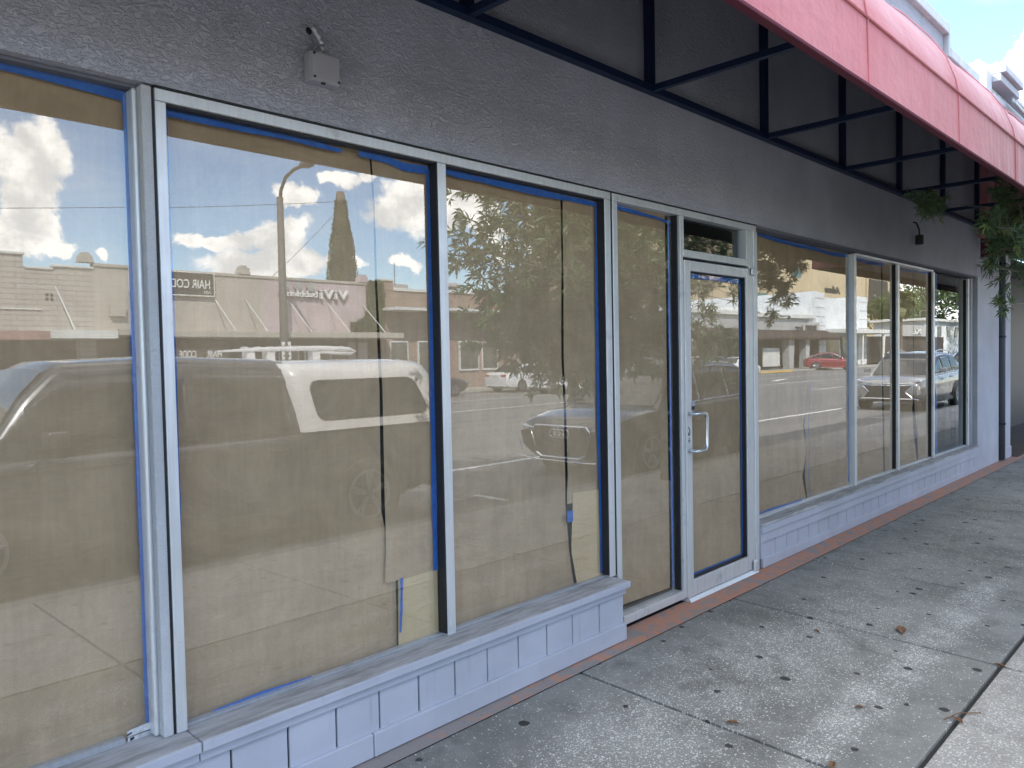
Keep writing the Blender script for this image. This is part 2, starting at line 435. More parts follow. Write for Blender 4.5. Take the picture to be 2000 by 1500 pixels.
# ================================================================ ground
SL = 0.025
def zs(y): return SL*y
sw = MB()
xs = [-12.0, -7.5, -3.6, -1.55, -0.05, 1.40, 2.882, 4.42, 5.635, 7.43, 8.985, 10.5, 12.0, 13.5, 15, 18, 21, 24, 27, 30, 34, 38, 42, 46, 50, 56, 62, 70, 80, 95, 120]
ys = [-0.165, -1.640, -3.40]
for i in range(len(xs)-1):
    for j in range(2):
        gx = 0.0085; gy = 0.012
        a, b = xs[i]+gx, xs[i+1]-gx
        c, d = ys[j+1]+(gy if j == 0 else 0.004), ys[j]-(0.004 if j == 0 else gy)
        n = len(sw.v)
        top = [(a,c,zs(c)),(b,c,zs(c)),(b,d,zs(d)),(a,d,zs(d))]
        sw.add(top + [(p[0],p[1],p[2]-0.05) for p in top], [(0,1,2,3),(0,4,5,1),(1,5,6,2),(2,6,7,3),(3,7,4,0)])
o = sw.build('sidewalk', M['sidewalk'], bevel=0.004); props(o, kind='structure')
o = MB().quad((-12,-3.4,zs(-3.4)-0.018),(120,-3.4,zs(-3.4)-0.018),(120,0.3,-0.010),(-12,0.3,-0.010)).build('sidewalk_bed', M['joint']); props(o, kind='structure')
o = MB().quad((-12,-0.172,zs(-0.172)+0.004),(120,-0.172,zs(-0.172)+0.004),(120,0.02,0.004),(-12,0.02,0.004)).build('painted_strip', M['strip']); props(o, kind='structure')
kb = MB()
x = -12.0
while x < 120:
    kb.box(x+0.006, x+2.994, -3.56, -3.402, ROAD-0.1, zs(-3.48)+0.004); x += 3.0
o = kb.build('kerb', M['kerb'], bevel=0.02); props(o, kind='structure')
rd = MB().quad((-60,-26.9,ROAD),(420,-26.9,ROAD),(420,-3.4,ROAD),(-60,-3.4,ROAD))
props(rd.build('road', M['asphalt']), kind='structure')
props(MB().quad((-300,-500,ROAD-0.02),(900,-500,ROAD-0.02),(900,300,ROAD-0.02),(-300,300,ROAD-0.02)).build('ground', M['ground']), kind='structure')
fs = MB().box(-60, 300, -29.6, -26.9, ROAD-0.05, -0.07)
props(fs.build('far_sidewalk', M['far_walk'], bevel=0.03), kind='structure')
mk = MB()
zr = ROAD+0.004
def line(x0, x1, y, w=0.12): mk.quad((x0,y-w/2,zr),(x1,y-w/2,zr),(x1,y+w/2,zr),(x0,y+w/2,zr))
line(-30, 62, -6.45, 0.13)
line(-30, 90, -16.4, 0.12)
line(-30, 90, -20.9, 0.10)
line(-30, 90, -24.4, 0.10)
for x0 in (35.4, 47.5, 59.5, -1.0, 71): line(x0, x0+3.2, -12.1, 0.12)
for x0 in (44, 56, 68): mk.quad((x0,-18.4,zr),(x0+0.5,-18.2,zr),(x0+4.2,-19.2,zr),(x0+4.0,-19.5,zr))
for x0 in (-0.2, 6.6, 13.4, 20.9, 28): mk.quad((x0,-4.6,zr),(x0+0.1,-4.6,zr),(x0+0.1,-3.56,zr),(x0,-3.56,zr))
props(mk.build('road_markings', M['paint_white']), kind='structure')
props(MB().box(60, 66, -26.98, -26.86, ROAD, -0.06).build('yellow_kerb', M['paint_yellow']), kind='structure')

# ================================================================ the shop building
SHOP = empty('shop_building', (0, 0, 0), 'lavender stucco shop with papered windows under a red awning', 'shop')
w = MB()
w.box(-10, 12.15, 0.0, 0.13, 2.468, 3.02)
w.box(-10, 9.56, 0.0, 0.25, 3.0201, 5.06)
w.box(9.5601, 10.86, 0.0, 0.25, 3.0201, 4.82)
w.box(10.8601, 12.15, 0.0, 0.25, 3.0201, 4.3)
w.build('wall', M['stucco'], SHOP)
pr = MB(); pr.box(11.05, 12.15, 0.0, 0.25, 0.0, 2.4679)
pr.build('pier', M['stucco_smooth'], SHOP, bevel=0.008)
c = MB(); c.box(-10, 9.60, -0.06, 0.30, 5.06, 5.17); c.box(9.60, 9.66, -0.055, 0.295, 4.82, 5.168); c.box(9.66, 10.88, -0.06, 0.30, 4.82, 4.93)
c.build('parapet_coping', M['white_alu'], SHOP, bevel=0.012)
BX('roof', M['interior'], SHOP, -10, 10.8, 0.26, 9.0, 4.3, 4.5)
r = MB(); r.box(-10, 12.1, 6.0, 6.1, 0, 4.3); r.box(-10.1, -10, 0.1, 6.1, 0, 4.3); r.box(12.15, 12.25, 0.26, 6.1, 0, 4.3)
r.box(-10, 12.1, 0.3, 6.0, 2.95, 3.0)
r.build('room_shell', M['interior'], SHOP)
BX('room_floor', M['interior_floor'], SHOP, -10, 12.1, 0.16, 6.0, 0.28, 0.30)

# wall below the windows ------------------------------------------------
bk = MB(); bk.box(-6, 3.366, -0.066, 0.10, 0.0, 0.29); bk.box(5.125, 11.048, 0.012, 0.14, 0.0, 0.19)
bk.each('stall_riser', M['joint'], SHOP)
pl = MB()
x = 3.36
g0 = [3.366-0.2115, 2.933, 2.739, 2.538, 2.335, 2.14, 1.942, 1.743, 1.545, 1.346, 1.133]
edges = [3.366] + g0
while edges[-1] > -5: edges.append(edges[-1]-0.2)
rr = random.Random(3)
for a, b in zip(edges[:-1], edges[1:]):
    d = rr.uniform(-0.0015, 0.0015)
    pl.box(b+0.0042, a-0.0042, -0.078+d, -0.06, 0.098, 0.262)
e2 = [5.17]
while e2[-1] < 10.88: e2.append(e2[-1]+0.196)
for a, b in zip(e2[:-1], e2[1:]):
    d = rr.uniform(-0.0015, 0.0015)
    pl.box(a+0.004, b-0.004, -0.0+d, 0.02, 0.070, 0.196)
pl.each('plank_panel', M['wood'], SHOP, bevel=0.003)
bb = MB()
bb.box(-6, 1.7, -0.094, -0.0665, 0.006, 0.1); bb.box(1.704, 3.372, -0.096, -0.0665, 0.006, 0.100)
bb.box(5.15, 9.4, -0.014, 0.0115, 0.006, 0.074); bb.box(9.403, 11.046, -0.013, 0.0115, 0.006, 0.073)
bb.box(5.125, 5.17, -0.012, 0.0115, 0.0745, 0.197)
bb.each('base_board', M['wood'], SHOP, bevel=0.004)
tr = MB()
tr.box(-6, 1.02, -0.092, -0.06, 0.258, 0.2945); tr.box(1.0225, 3.374, -0.092, -0.06, 0.258, 0.2945)
tr.box(5.12, 11.046, -0.014, 0.02, 0.192, 0.262); tr.box(5.118, 11.047, -0.026, 0.02, 0.2625, 0.3105)
tr.each('fascia_board', M['wood'], SHOP, bevel=0.004)
sl = MB()
sl.box(-6, 1.02, -0.110, 0.14, 0.295, 0.333); sl.box(1.0225, 3.385, -0.110, 0.06, 0.295, 0.333)
sl.box(5.112, 11.049, -0.022, 0.16, 0.311, 0.330)
sl.each('sill', M['sill'], SHOP, bevel=0.005)
# painted nosing, a little proud of the weathered top
ns = MB(); ns.box(-6, 1.019, -0.114, -0.105, 0.297, 0.331); ns.box(1.0235, 3.389, -0.114, -0.105, 0.297, 0.331)
ns.each('sill_nosing', M['wood'], SHOP, bevel=0.003)
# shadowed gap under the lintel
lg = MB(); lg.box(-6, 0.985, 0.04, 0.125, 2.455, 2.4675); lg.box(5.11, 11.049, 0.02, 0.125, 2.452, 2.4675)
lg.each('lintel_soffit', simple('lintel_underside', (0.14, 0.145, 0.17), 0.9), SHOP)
cr = MB(); cr.box(0.985, 5.11, -0.003, 0.02, 2.4605, 2.4675)
cr.build('lintel_shadow_line', M['gasket'], SHOP)  # black strip standing in for the shadow line between stucco and frames

# post between the first two windows
ps = MB(); ps.box(0.943, 0.976, -0.002, 0.10, 0.334, 2.462)
ps.build('post', M['post'], SHOP, bevel=0.006)
gk = MB(); gk.box(0.9448, 0.9525, 0.045, 0.10, 0.334, 2.46); gk.box(0.9765, 0.9848, 0.006, 0.10, 0.334, 2.46)
gk.box(3.411, 3.4265, 0.006, 0.08, 0.334, 2.46)
gk.each('gap_filler', M['gasket'], SHOP)

def tape_run(parent, pts, y, wdt=0.022, seed=0, flat=1.0):
    """ragged strip of masking tape along a polyline in the window plane"""
    rr = random.Random(seed)
    mb = MB()
    P = []
    for (x0, z0), (x1, z1) in zip(pts[:-1], pts[1:]):
        n = max(2, int(math.hypot(x1-x0, z1-z0)/0.09))
        for i in range(n): P.append((x0+(x1-x0)*i/n, z0+(z1-z0)*i/n))
    P.append(pts[-1])
    L = []; ph = rr.random()*9
    for i, (x, z) in enumerate(P):
        a = P[max(0, i-1)]; b = P[min(len(P)-1, i+1)]
        d = Vector((b[0]-a[0], b[1]-a[1])).normalized(); nx, nz = -d.y, d.x
        k = wdt*(0.5 + 0.42*(noise.noise((i*0.21+ph, seed*3.1, 0)))*flat) + 0.0015*rr.uniform(-1, 1)
        c = 0.35*wdt*noise.noise((i*0.13+ph, seed*1.7, 5))*flat
        L.append(((x+nx*(c+k), z+nz*(c+k)), (x+nx*(c-k), z+nz*(c-k))))
    vs = []; fs = []
    for a, b in L: vs += [(a[0], y, a[1]), (b[0], y, b[1])]
    for i in range(len(L)-1): fs.append((2*i, 2*i+1, 2*i+3, 2*i+2))
    mb.add(vs, fs)
    return mb.build('tape_strip', M['tape'], parent)

def sheet(label, left, right, y, seed, mat='paper', amp=0.006, curl=0.0, bottom=None, nu=26, nv=60):
    """hanging sheet of kraft paper: left / right are (x, z) polylines from top to bottom"""
    rr = random.Random(seed)
    def at(poly, t):
        n = len(poly)-1; k = min(int(t*n), n-1); f = t*n-k
        return poly[k][0]+(poly[k+1][0]-poly[k][0])*f, poly[k][1]+(poly[k+1][1]-poly[k][1])*f
    def fn(u, v):
        a = at(left, v); b = at(right, v)
        x = a[0]+(b[0]-a[0])*u; z = a[1]+(b[1]-a[1])*u
        d = amp*(noise.noise((x*2.3, z*1.1, seed))+0.5*noise.noise((x*7, z*2.0, seed+4))+0.45*noise.noise((x*1.0+z*3.0, z*5.0-x*2, seed+9)))
        d += curl*max(0.0, 1-u*9)**2
        return (x, y+0.004+amp*0.9+d, z)
    o = MB().grid(fn, nu, nv).build('paper_sheet', M[mat], None, smooth=True)
    return props(o, label, 'paper', 'kraft paper sheets taped inside the windows')

def pane(parent, x0, x1, z0, z1, y, mat='glass', tilt=(0.0, 0.0)):
    def fn(u, v):
        x = x0+(x1-x0)*u; z = z0+(z1-z0)*v
        return (x, y+(x-(x0+x1)/2)*tilt[0]+(z-(z0+z1)/2)*tilt[1], z)
    return MB().grid(fn, 1, 1).build('pane', M[mat], parent)

Y0 = 0.045     # glass plane of the left half
# window panes and frames ---------------------------------------------------
def win(): return MB()
# far left window: only its right edge has a frame in view
W0 = MB().box(0.926, 0.9445, 0.030, 0.10, 0.334, 2.455).build('window', M['alu'], SHOP, bevel=0.008)
bt = MB().box(-6, 0.845, 0.062, 0.10, 0.334, 0.352).build('glazing_bead', M['alu_dark'], W0)
pane(W0, -6, 0.955, 0.34, 2.456, 0.074)
# two-light window between the posts
fr = MB(); fr.box(0.986, 3.409, 0.0, 0.06, 2.420, 2.460); fr.box(0.986, 1.022, 0.001, 0.06, 0.334, 2.4195)
fr.box(2.174, 2.222, 0.001, 0.06, 0.334, 2.4195); fr.box(3.357, 3.409, 0.001, 0.06, 0.334, 2.4195)
W1 = part_empty('window', SHOP); fr.each('frame', M['alu'], W1, bevel=0.003)
MB().box(1.023, 2.173, 0.030, 0.06, 0.334, 0.343).build('glazing_bead', M['alu_dark'], W1)
MB().box(2.2225, 3.3565, 0.030, 0.06, 0.334, 0.343).build('glazing_bead', M['alu_dark'], W1)
gs = MB(); gs.box(2.1665, 2.1735, 0.004, 0.05, 0.345, 2.4185); gs.box(3.349, 3.3565, 0.004, 0.05, 0.345, 2.4185); gs.box(1.022, 3.357, 0.012, 0.05, 2.412, 2.4195)
gs.each('gasket', M['gasket'], W1)
pane(W1, 1.015, 2.18, 0.336, 2.425, Y0, tilt=(0.0006, 0.001)); pane(W1, 2.215, 3.362, 0.336, 2.425, Y0, tilt=(-0.0004, 0.0))
# sidelight
fr = MB(); fr.box(3.4275, 4.146, 0.0, 0.07, 2.420, 2.460); fr.box(3.4275, 3.472, 0.001, 0.07, 0.034, 2.4195); fr.box(4.112, 4.1455, 0.001, 0.09, 0.034, 2.4195)
W2 = part_empty('sidelight', SHOP); fr.each('frame', M['alu'], W2, bevel=0.003)
MB().box(3.473, 4.1115, -0.004, 0.07, 0.034, 0.084).build('sidelight_sill', M['alu'], W2, bevel=0.003)
MB().box(4.100, 4.1115, 0.02, 0.06, 0.086, 2.418).build('gasket', M['gasket'], W2)
pane(W2, 3.465, 4.112, 0.08, 2.425, Y0, tilt=(0.0, 0.0008))
# transom over the door
fr = MB(); fr.box(4.1465, 5.110, 0.0, 0.07, 2.420, 2.460); fr.box(4.1465, 5.0, 0.0, 0.07, 2.168, 2.214); fr.box(4.1465, 4.156, 0.001, 0.07, 2.2145, 2.4195); fr.box(4.962, 4.998, 0.001, 0.07, 2.2145, 2.4195)
W3 = part_empty('transom', SHOP); fr.each('frame', M['alu'], W3, bevel=0.003)
pane(W3, 4.150, 4.970, 2.205, 2.425, Y0+0.01, 'glass_dark')
jb = MB(); jb.box(4.9985, 5.056, 0.001, 0.08, 0.006, 2.4195); jb.box(5.0565, 5.110, -0.006, 0.08, 0.006, 2.4195)
jb.each('door_jamb', M['alu'], SHOP, bevel=0.004)
# door
DX0, DX1 = 4.149, 4.996
fr = MB()
fr.box(DX0, 4.221, -0.004, 0.045, 0.026, 2.150); fr.box(4.946, DX1, -0.004, 0.045, 0.026, 2.150)
fr.box(4.2212, 4.9458, -0.0035, 0.0445, 2.085, 2.1495); fr.box(4.2212, 4.9458, -0.0035, 0.0445, 0.0265, 0.130)
DOOR = fr.build('door', M['alu'], SHOP, bevel=0.003)
gs = MB(); gs.box(4.2215, 4.2285, 0.006, 0.04, 0.131, 2.084); gs.box(4.936, 4.9455, 0.006, 0.04, 0.131, 2.084); gs.box(4.2215, 4.9455, 0.008, 0.04, 2.078, 2.0845); gs.box(4.2215, 4.9455, 0.008, 0.04, 0.1305, 0.140)
gs.each('gasket', M['gasket'], DOOR)
pane(DOOR, 4.215, 4.95, 0.125, 2.09, 0.028, tilt=(0.0, -0.0005))
h = MB(); h.tube([(4.186,-0.004,1.19),(4.186,-0.052,1.19),(4.200,-0.060,1.190),(4.27,-0.060,1.190),(4.295,-0.060,1.180),(4.303,-0.060,1.155),(4.303,-0.060,0.995),(4.295,-0.060,0.965),(4.27,-0.060,0.955),(4.200,-0.060,0.955),(4.186,-0.052,0.955),(4.186,-0.004,0.955)], 0.0125, 12)
h.build('handle', M['steel_bright'], DOOR, smooth=True)
lk = MB(); lk.box(4.207, 4.262, -0.004, 0.0265, 1.205, 1.268)
LK = lk.build('lock_sticker', M['plastic'], DOOR, bevel=0.006)
MB().box(4.213, 4.254, -0.0052, -0.0035, 1.211, 1.234).build('keypad_print', M['black'], LK)
mkr = MB(); mkr.tube([(4.172,-0.0055,1.108),(4.180,-0.0055,1.098),(4.188,-0.0055,1.085),(4.192,-0.0055,1.070),(4.188,-0.0055,1.058),(4.180,-0.0055,1.052),(4.172,-0.0055,1.062),(4.176,-0.0055,1.072)], 0.0026, 6)
mkr.tube([(4.176,-0.0055,1.036),(4.190,-0.0055,1.034)], 0.0024, 6); mkr.tube([(4.178,-0.0055,1.026),(4.176,-0.0055,1.012),(4.188,-0.0055,1.010)], 0.0024, 6); mkr.tube([(4.189,-0.0055,1.026),(4.188,-0.0055,1.016)], 0.002, 6)
mkr.build('marker_scrawl', M['black'], DOOR)
MB().box(4.999, 5.050, -0.030, -0.006, 0.012, 0.098).build('pivot', M['alu'], DOOR, bevel=0.012)
MB().box(4.999, 5.060, -0.026, -0.006, 2.105, 2.158).build('pivot', M['alu'], DOOR, bevel=0.012)
th = MB(); th.prism([(-0.03,0.005),(0.06,0.005),(0.06,0.024),(-0.012,0.024)], 'x', 4.146, 5.055)
th.build('threshold', M['alu'], SHOP)
# right-hand window, set back behind the wall face
YR = 0.11
fr = MB()
fr.box(7.128, 7.180, 0.070, 0.13, 0.331, 2.440); fr.box(8.290, 8.342, 0.070, 0.13, 0.331, 2.430); fr.box(9.470, 9.522, 0.070, 0.13, 0.331, 2.430); fr.box(10.89, 10.962, 0.070, 0.13, 0.331, 2.440)
fr.box(7.1805, 9.4695, 0.068, 0.13, 2.4305, 2.4515)
W4 = part_empty('window', SHOP); fr.each('frame', M['alu'], W4, bevel=0.003)
MB().box(10.9625, 11.0495, 0.055, 0.13, 0.331, 2.451).build('window_reveal', M['alu_dark'], W4)
bd = MB()
for a, b in ((5.112, 7.127), (7.181, 8.289), (8.343, 9.469), (9.523, 10.889)): bd.box(a, b, 0.088, 0.13, 0.3305, 0.342)
bd.each('glazing_bead', M['alu'], W4)
gs = MB()
for a in (8.289, 9.469, 10.889): gs.box(a-0.007, a-0.0005, 0.092, 0.125, 0.346, 2.43)
gs.each('gasket', M['gasket'], W4)
pane(W4, 5.105, 7.13, 0.335, 2.455, YR, 'glass_wavy'); pane(W4, 7.17, 8.295, 0.335, 2.44, YR, 'glass_wavy'); pane(W4, 8.335, 9.475, 0.335, 2.44, YR, 'glass_wavy'); pane(W4, 9.515, 10.90, 0.335, 2.44, YR, 'glass_clear')

# ---------------------------------------------------------------- paper behind the glass
p = sheet('kraft sheet filling the window left of the grey plaster post', [(-2.6,2.47),(-2.6,0.36)], [(0.944,2.47),(0.944,0.30)], 0.085, 11, nu=40)
tape_run(p, [(-2.6,2.452),(0.30,2.452),(0.62,2.450),(0.93,2.430)], 0.080, 0.034, 1); tape_run(p, [(0.926,2.44),(0.927,1.2),(0.929,0.34)], 0.0795, 0.027, 2, 0.4)
p = sheet('wide kraft sheet right of the grey post, bottom edge on the sill', [(1.024,2.42),(1.03,1.4),(1.042,0.302)], [(1.871,2.42),(1.882,2.2),(1.882,1.87),(1.891,1.44),(1.887,0.93),(1.952,0.62),(1.950,0.302)], Y0+0.024, 21, amp=0.006, nu=40)
tape_run(p, [(1.026,2.404),(1.5,2.404),(1.72,2.398)], Y0+0.004, 0.030, 3); tape_run(p, [(1.034,2.40),(1.034,1.2),(1.030,0.9)], Y0+0.005, 0.022, 4, 0.3); tape_run(p, [(1.13,0.341),(1.32,0.347),(1.52,0.341)], Y0+0.006, 0.012, 5)
p = sheet('overlapping kraft strip with curled dark edge, lower end cut short', [(1.873,2.42),(1.886,2.205),(1.888,1.868),(1.901,1.443),(1.898,0.926),(1.898,0.753),(1.889,0.624)], [(2.168,2.42),(2.168,2.2),(2.168,1.87),(2.17,1.44),(2.17,0.93),(2.17,0.75),(2.17,0.626)], Y0+0.006, 31, amp=0.003, curl=0.010)
tape_run(p, [(1.80,2.408),(1.93,2.400),(2.03,2.382),(2.16,2.386)], Y0+0.003, 0.034, 6); tape_run(p, [(2.158,2.39),(2.156,1.4),(2.150,0.626)], Y0+0.0035, 0.024, 7, 0.6)
p = sheet('pale yellowish paper patch below the curled strip, taped on one side', [(1.955,0.66),(1.945,0.302)], [(2.171,0.66),(2.171,0.302)], Y0+0.012, 41, 'paper_light', amp=0.0015, nu=8, nv=10)
tape_run(p, [(1.963,0.632),(1.958,0.50),(1.950,0.40)], Y0+0.0045, 0.014, 8, 0.4)
p = sheet('kraft sheet between the middle mullion and the dark split', [(2.224,2.42),(2.224,0.302)], [(3.079,2.42),(3.074,1.93),(3.061,1.554),(3.073,1.283),(3.075,0.929),(3.071,0.78),(3.094,0.53),(3.138,0.302)], Y0+0.022, 51, amp=0.005, nu=34)
tape_run(p, [(2.226,2.412),(2.34,2.402),(2.8,2.400),(3.08,2.398)], Y0+0.004, 0.030, 9); tape_run(p, [(2.228,1.75),(2.228,1.0),(2.226,0.36)], Y0+0.0045, 0.014, 10, 0.3)
p = sheet('narrow kraft strip beside the sidelight, fixed to the frame by long tape', [(3.082,2.42),(3.077,1.93),(3.067,1.554),(3.080,1.283),(3.084,0.929),(3.076,0.78)], [(3.352,2.42),(3.352,1.93),(3.352,1.55),(3.352,1.283),(3.352,0.93),(3.352,0.78)], Y0+0.006, 61, amp=0.003, curl=0.008)
tape_run(p, [(3.08,2.398),(3.348,2.396)], Y0+0.003, 0.028, 11); tape_run(p, [(3.340,2.39),(3.336,1.2),(3.344,0.355)], Y0+0.0035, 0.026, 12, 0.7); tape_run(p, [(3.078,0.745),(3.078,0.685)], Y0+0.003, 0.046, 13, 0.1)
p = sheet('small kraft patch with slanting lower edge near the sidelight', [(3.113,0.835),(3.106,0.735),(3.090,0.53),(3.143,0.302)], [(3.352,0.822),(3.352,0.735),(3.352,0.53),(3.352,0.302)], Y0+0.004, 71, 'paper_mid', amp=0.0018, nu=10, nv=16)
p = sheet('tall kraft sheet in the narrow sidelight, torn at the bottom', [(3.476,2.42),(3.476,0.12)], [(4.046,2.42),(4.05,0.105)], Y0+0.012, 81, amp=0.004)
tape_run(p, [(3.476,2.404),(3.72,2.394),(3.93,2.390),(4.09,2.375)], Y0+0.004, 0.026, 14); tape_run(p, [(4.060,2.36),(4.058,1.0),(4.066,0.11)], Y0+0.005, 0.024, 15, 0.5)
p = sheet('kraft sheet covering the glass of the door', [(4.224,2.08),(4.224,0.150)], [(4.936,2.08),(4.936,0.148)], 0.036, 91, amp=0.003)
tape_run(p, [(4.226,2.070),(4.5,2.064),(4.93,2.062)], 0.0325, 0.030, 16, 1.3); tape_run(p, [(4.926,2.06),(4.926,0.15)], 0.0325, 0.018, 17, 0.4); tape_run(p, [(4.26,0.146),(4.6,0.148),(4.93,0.149)], 0.0328, 0.012, 18, 0.4)
p = sheet('broad kraft sheet just right of the door, parted at a blue seam', [(5.10,2.45),(5.10,0.302)], [(6.262,2.45),(6.256,1.33),(6.222,1.08),(6.155,0.958),(6.220,0.74),(6.140,0.532),(6.225,0.302)], YR+0.010, 101, amp=0.006, nu=34)
tape_run(p, [(5.12,2.436),(5.7,2.430),(6.3,2.424)], YR+0.004, 0.03, 19); tape_run(p, [(5.12,0.352),(5.6,0.356),(6.1,0.350)], YR+0.005, 0.014, 20)
p = sheet('kraft sheet between the blue seam and the first thin mullion', [(6.268,2.45),(6.268,1.33),(6.254,1.08),(6.226,0.958),(6.258,0.74),(6.222,0.532),(6.266,0.302)], [(7.118,2.45),(7.118,1.33),(7.118,1.08),(7.118,0.958),(7.118,0.74),(7.118,0.532),(7.118,0.302)], YR+0.004, 111, amp=0.006, curl=0.02, nu=30)
tape_run(p, [(6.3,2.424),(6.7,2.410),(7.10,2.420)], YR+0.004, 0.034, 21, 1.4); tape_run(p, [(7.096,2.42),(7.096,0.36)], YR+0.005, 0.022, 22, 0.4); tape_run(p, [(6.268,1.32),(6.250,1.08),(6.226,0.95),(6.255,0.74),(6.222,0.532),(6.264,0.36)], YR+0.0045, 0.012, 23, 0.4)
p = sheet('kraft sheet filling most of the second right-hand light', [(7.186,2.43),(7.186,0.302)], [(7.985,2.43),(7.986,1.48),(8.006,0.97),(8.030,0.302)], YR+0.010, 121, amp=0.005)
tape_run(p, [(7.19,2.412),(7.6,2.402),(8.0,2.412)], YR+0.004, 0.034, 24, 1.4)
p = sheet('thin kraft strip left of the second thin mullion', [(8.036,2.43),(8.042,1.48),(8.066,0.97),(8.088,0.302)], [(8.272,2.43),(8.272,1.48),(8.272,0.97),(8.272,0.302)], YR+0.004, 131, amp=0.004, curl=0.012, nu=10)
p = sheet('kraft sheet in the third right-hand light, gaping at its edge', [(8.346,2.43),(8.346,1.132),(8.346,0.91),(8.346,0.62),(8.346,0.302)], [(8.940,2.43),(8.958,1.132),(8.925,0.91),(8.985,0.62),(9.100,0.302)], YR+0.010, 141, amp=0.005)
tape_run(p, [(8.35,2.412),(8.7,2.402),(9.45,2.414)], YR+0.004, 0.030, 25, 1.4)
p = sheet('last kraft strip before the unpapered light', [(8.978,2.43),(9.006,1.132),(9.028,0.91),(9.116,0.62),(9.142,0.302)], [(9.452,2.43),(9.452,1.132),(9.452,0.91),(9.452,0.62),(9.452,0.302)], YR+0.004, 151, amp=0.004, curl=0.014, nu=14)
tb = tape_run(None, [(9.735,2.43),(9.725,1.3),(9.745,0.36)], YR+0.006, 0.080, 26, 0.5)
tb.name = 'tape_band'; props(tb, 'broad band of blue tape beside the unpapered window', 'tape')
# inside the unpapered light
rod = MB().tube([(11.00,0.35,1.40),(11.10,0.35,0.31)], 0.035, 10).build('white_pole', M['plastic']); props(rod, 'thin white pole leaning inside the clear window', 'pole')
pn = BX('display_panel', M['interior'], None, 11.3, 12.0, 0.5, 0.56, 0.302, 2.4); props(pn, 'grey panel standing behind the clear end window', 'panel')
# torn sticker at the foot of the first pane
st = MB(); st.prism([(0.855,0.349),(0.934,0.351),(0.937,0.368),(0.928,0.374),(0.872,0.370),(0.853,0.366)], 'y', 0.0705, 0.0730)
st.prism([(0.853,0.322),(0.868,0.319),(0.900,0.324),(0.915,0.330),(0.937,0.332),(0.935,0.3465),(0.855,0.3455)], 'y', 0.0700, 0.0728)
ST = st.build('torn_sticker', simple('foil_label', (0.62, 0.62, 0.64), 0.5, 0.2, var=0.35, scale=40)); props(ST, 'torn silver sticker in the bottom corner of the pane', 'sticker')
pb = MB(); pb.prism([(0.853,0.352),(0.868,0.358),(0.868,0.362),(0.853,0.358)], 'y', 0.0690, 0.0699); pb.prism([(0.862,0.333),(0.874,0.338),(0.874,0.345),(0.862,0.343)], 'y', 0.0685, 0.0695)
pb.each('black_print', M['black'], ST)

# ================================================================ junction box and lamp on the wall
J = MB().box(1.530, 1.655, -0.052, -0.001, 2.604, 2.712).build('junction_box', M['plastic'], None, bevel=0.006)
props(J, 'pale square junction box on the stucco above the windows', 'junction box')
MB().box(1.534, 1.651, -0.060, -0.053, 2.608, 2.708).build('cover', M['plastic'], J, bevel=0.004)
sc = MB()
for a, b in ((1.541, 2.615), (1.644, 2.615), (1.541, 2.701)): sc.lathe([(0.005,0),(0.005,-0.003)], (a,-0.060,b), 'y', 8)
sc.box(1.575, 1.590, -0.055, -0.045, 2.598, 2.6035)
sc.each('screw', M['black'], J)
cp = [(1.575+0.020*math.sin(t*1.2), -0.028+0.002*math.cos(t*9), 2.712+t*0.028) for t in [i*0.18 for i in range(20)]]
MB().tube(cp, [0.010+0.002*(i % 2) for i in range(20)], 10).build('flexible_conduit', M['alu_dark'], J, smooth=True)
MB().lathe([(0.014,0),(0.010,-0.004)], (1.557,-0.001,2.802), 'y', 10).build('hole', M['black'], J)
L = MB(); L.lathe([(0.036,0.0),(0.040,0.008),(0.040,0.085),(0.034,0.095),(0.014,0.10)], (8.53,-0.06,2.635), 'z', 18)
L = L.build('wall_fixture', M['black'], None, smooth=False); props(L, 'small dark cylinder fixture hanging on the stucco wall', 'wall fixture')
MB().tube([(8.53,-0.06,2.735),(8.53,-0.055,2.80),(8.53,-0.03,2.86),(8.53,-0.001,2.87)], 0.008, 8).build('bracket', M['black'], L)

# ================================================================ red awning
A = empty('awning', (0, 0, 3.08), 'long faded red canvas awning over the shopfront', 'awning')
AX0, AX1 = -3.2, 11.05
YF = -1.30
prof = [(-1.305,2.735),(-1.302,2.88),(-1.300,3.035),(-1.285,3.12),(-1.235,3.26),(-1.15,3.40),(-1.00,3.585),(-0.85,3.72),(-0.68,3.84),(-0.50,3.94),(-0.30,4.02),(-0.10,4.07),(-0.004,4.08)]
frames = [2.345+1.425*k for k in range(-4, 7)]
def sag(x, y):
    ph = ((x-2.25)/1.425) % 1.0
    return math.sin(PI*ph)
def canopy(x0, x1, y_off=0.0, inner=False):
    mb = MB(); n = 150
    def fn(u, v):
        x = x0+(x1-x0)*u
        k = v*(len(prof)-1); i = min(int(k), len(prof)-2); f = k-i
        y = prof[i][0]+(prof[i+1][0]-prof[i][0])*f; z = prof[i][1]+(prof[i+1][1]-prof[i][1])*f
        if z > 3.03:
            s = sag(x, y)*0.018*min(1, (z-3.03)*3)*min(1, (4.1-z)*4)
            s += 0.012*noise.noise((x*1.7, z*2.2, 3))*min(1, (z-3.03)*3)
            y += s*0.6; z -= s
        else:
            y += 0.010*noise.noise((x*0.9, z*1.3, 8))*(3.04-z)/0.3
            z += 0.004*noise.noise((x*2.1, 0, 1))
        if inner: y += 0.012; z -= 0.010
        return (x, y, z)
    mb.grid(fn, n, 30)
    return mb
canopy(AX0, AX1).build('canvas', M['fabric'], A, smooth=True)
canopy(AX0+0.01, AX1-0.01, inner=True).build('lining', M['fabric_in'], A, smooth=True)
hem = MB()
hem.box(AX0, AX1, -1.322, -1.285, 2.722, 2.738)
hem.build('hem', M['maroon'], A, bevel=0.004)
sm = MB()
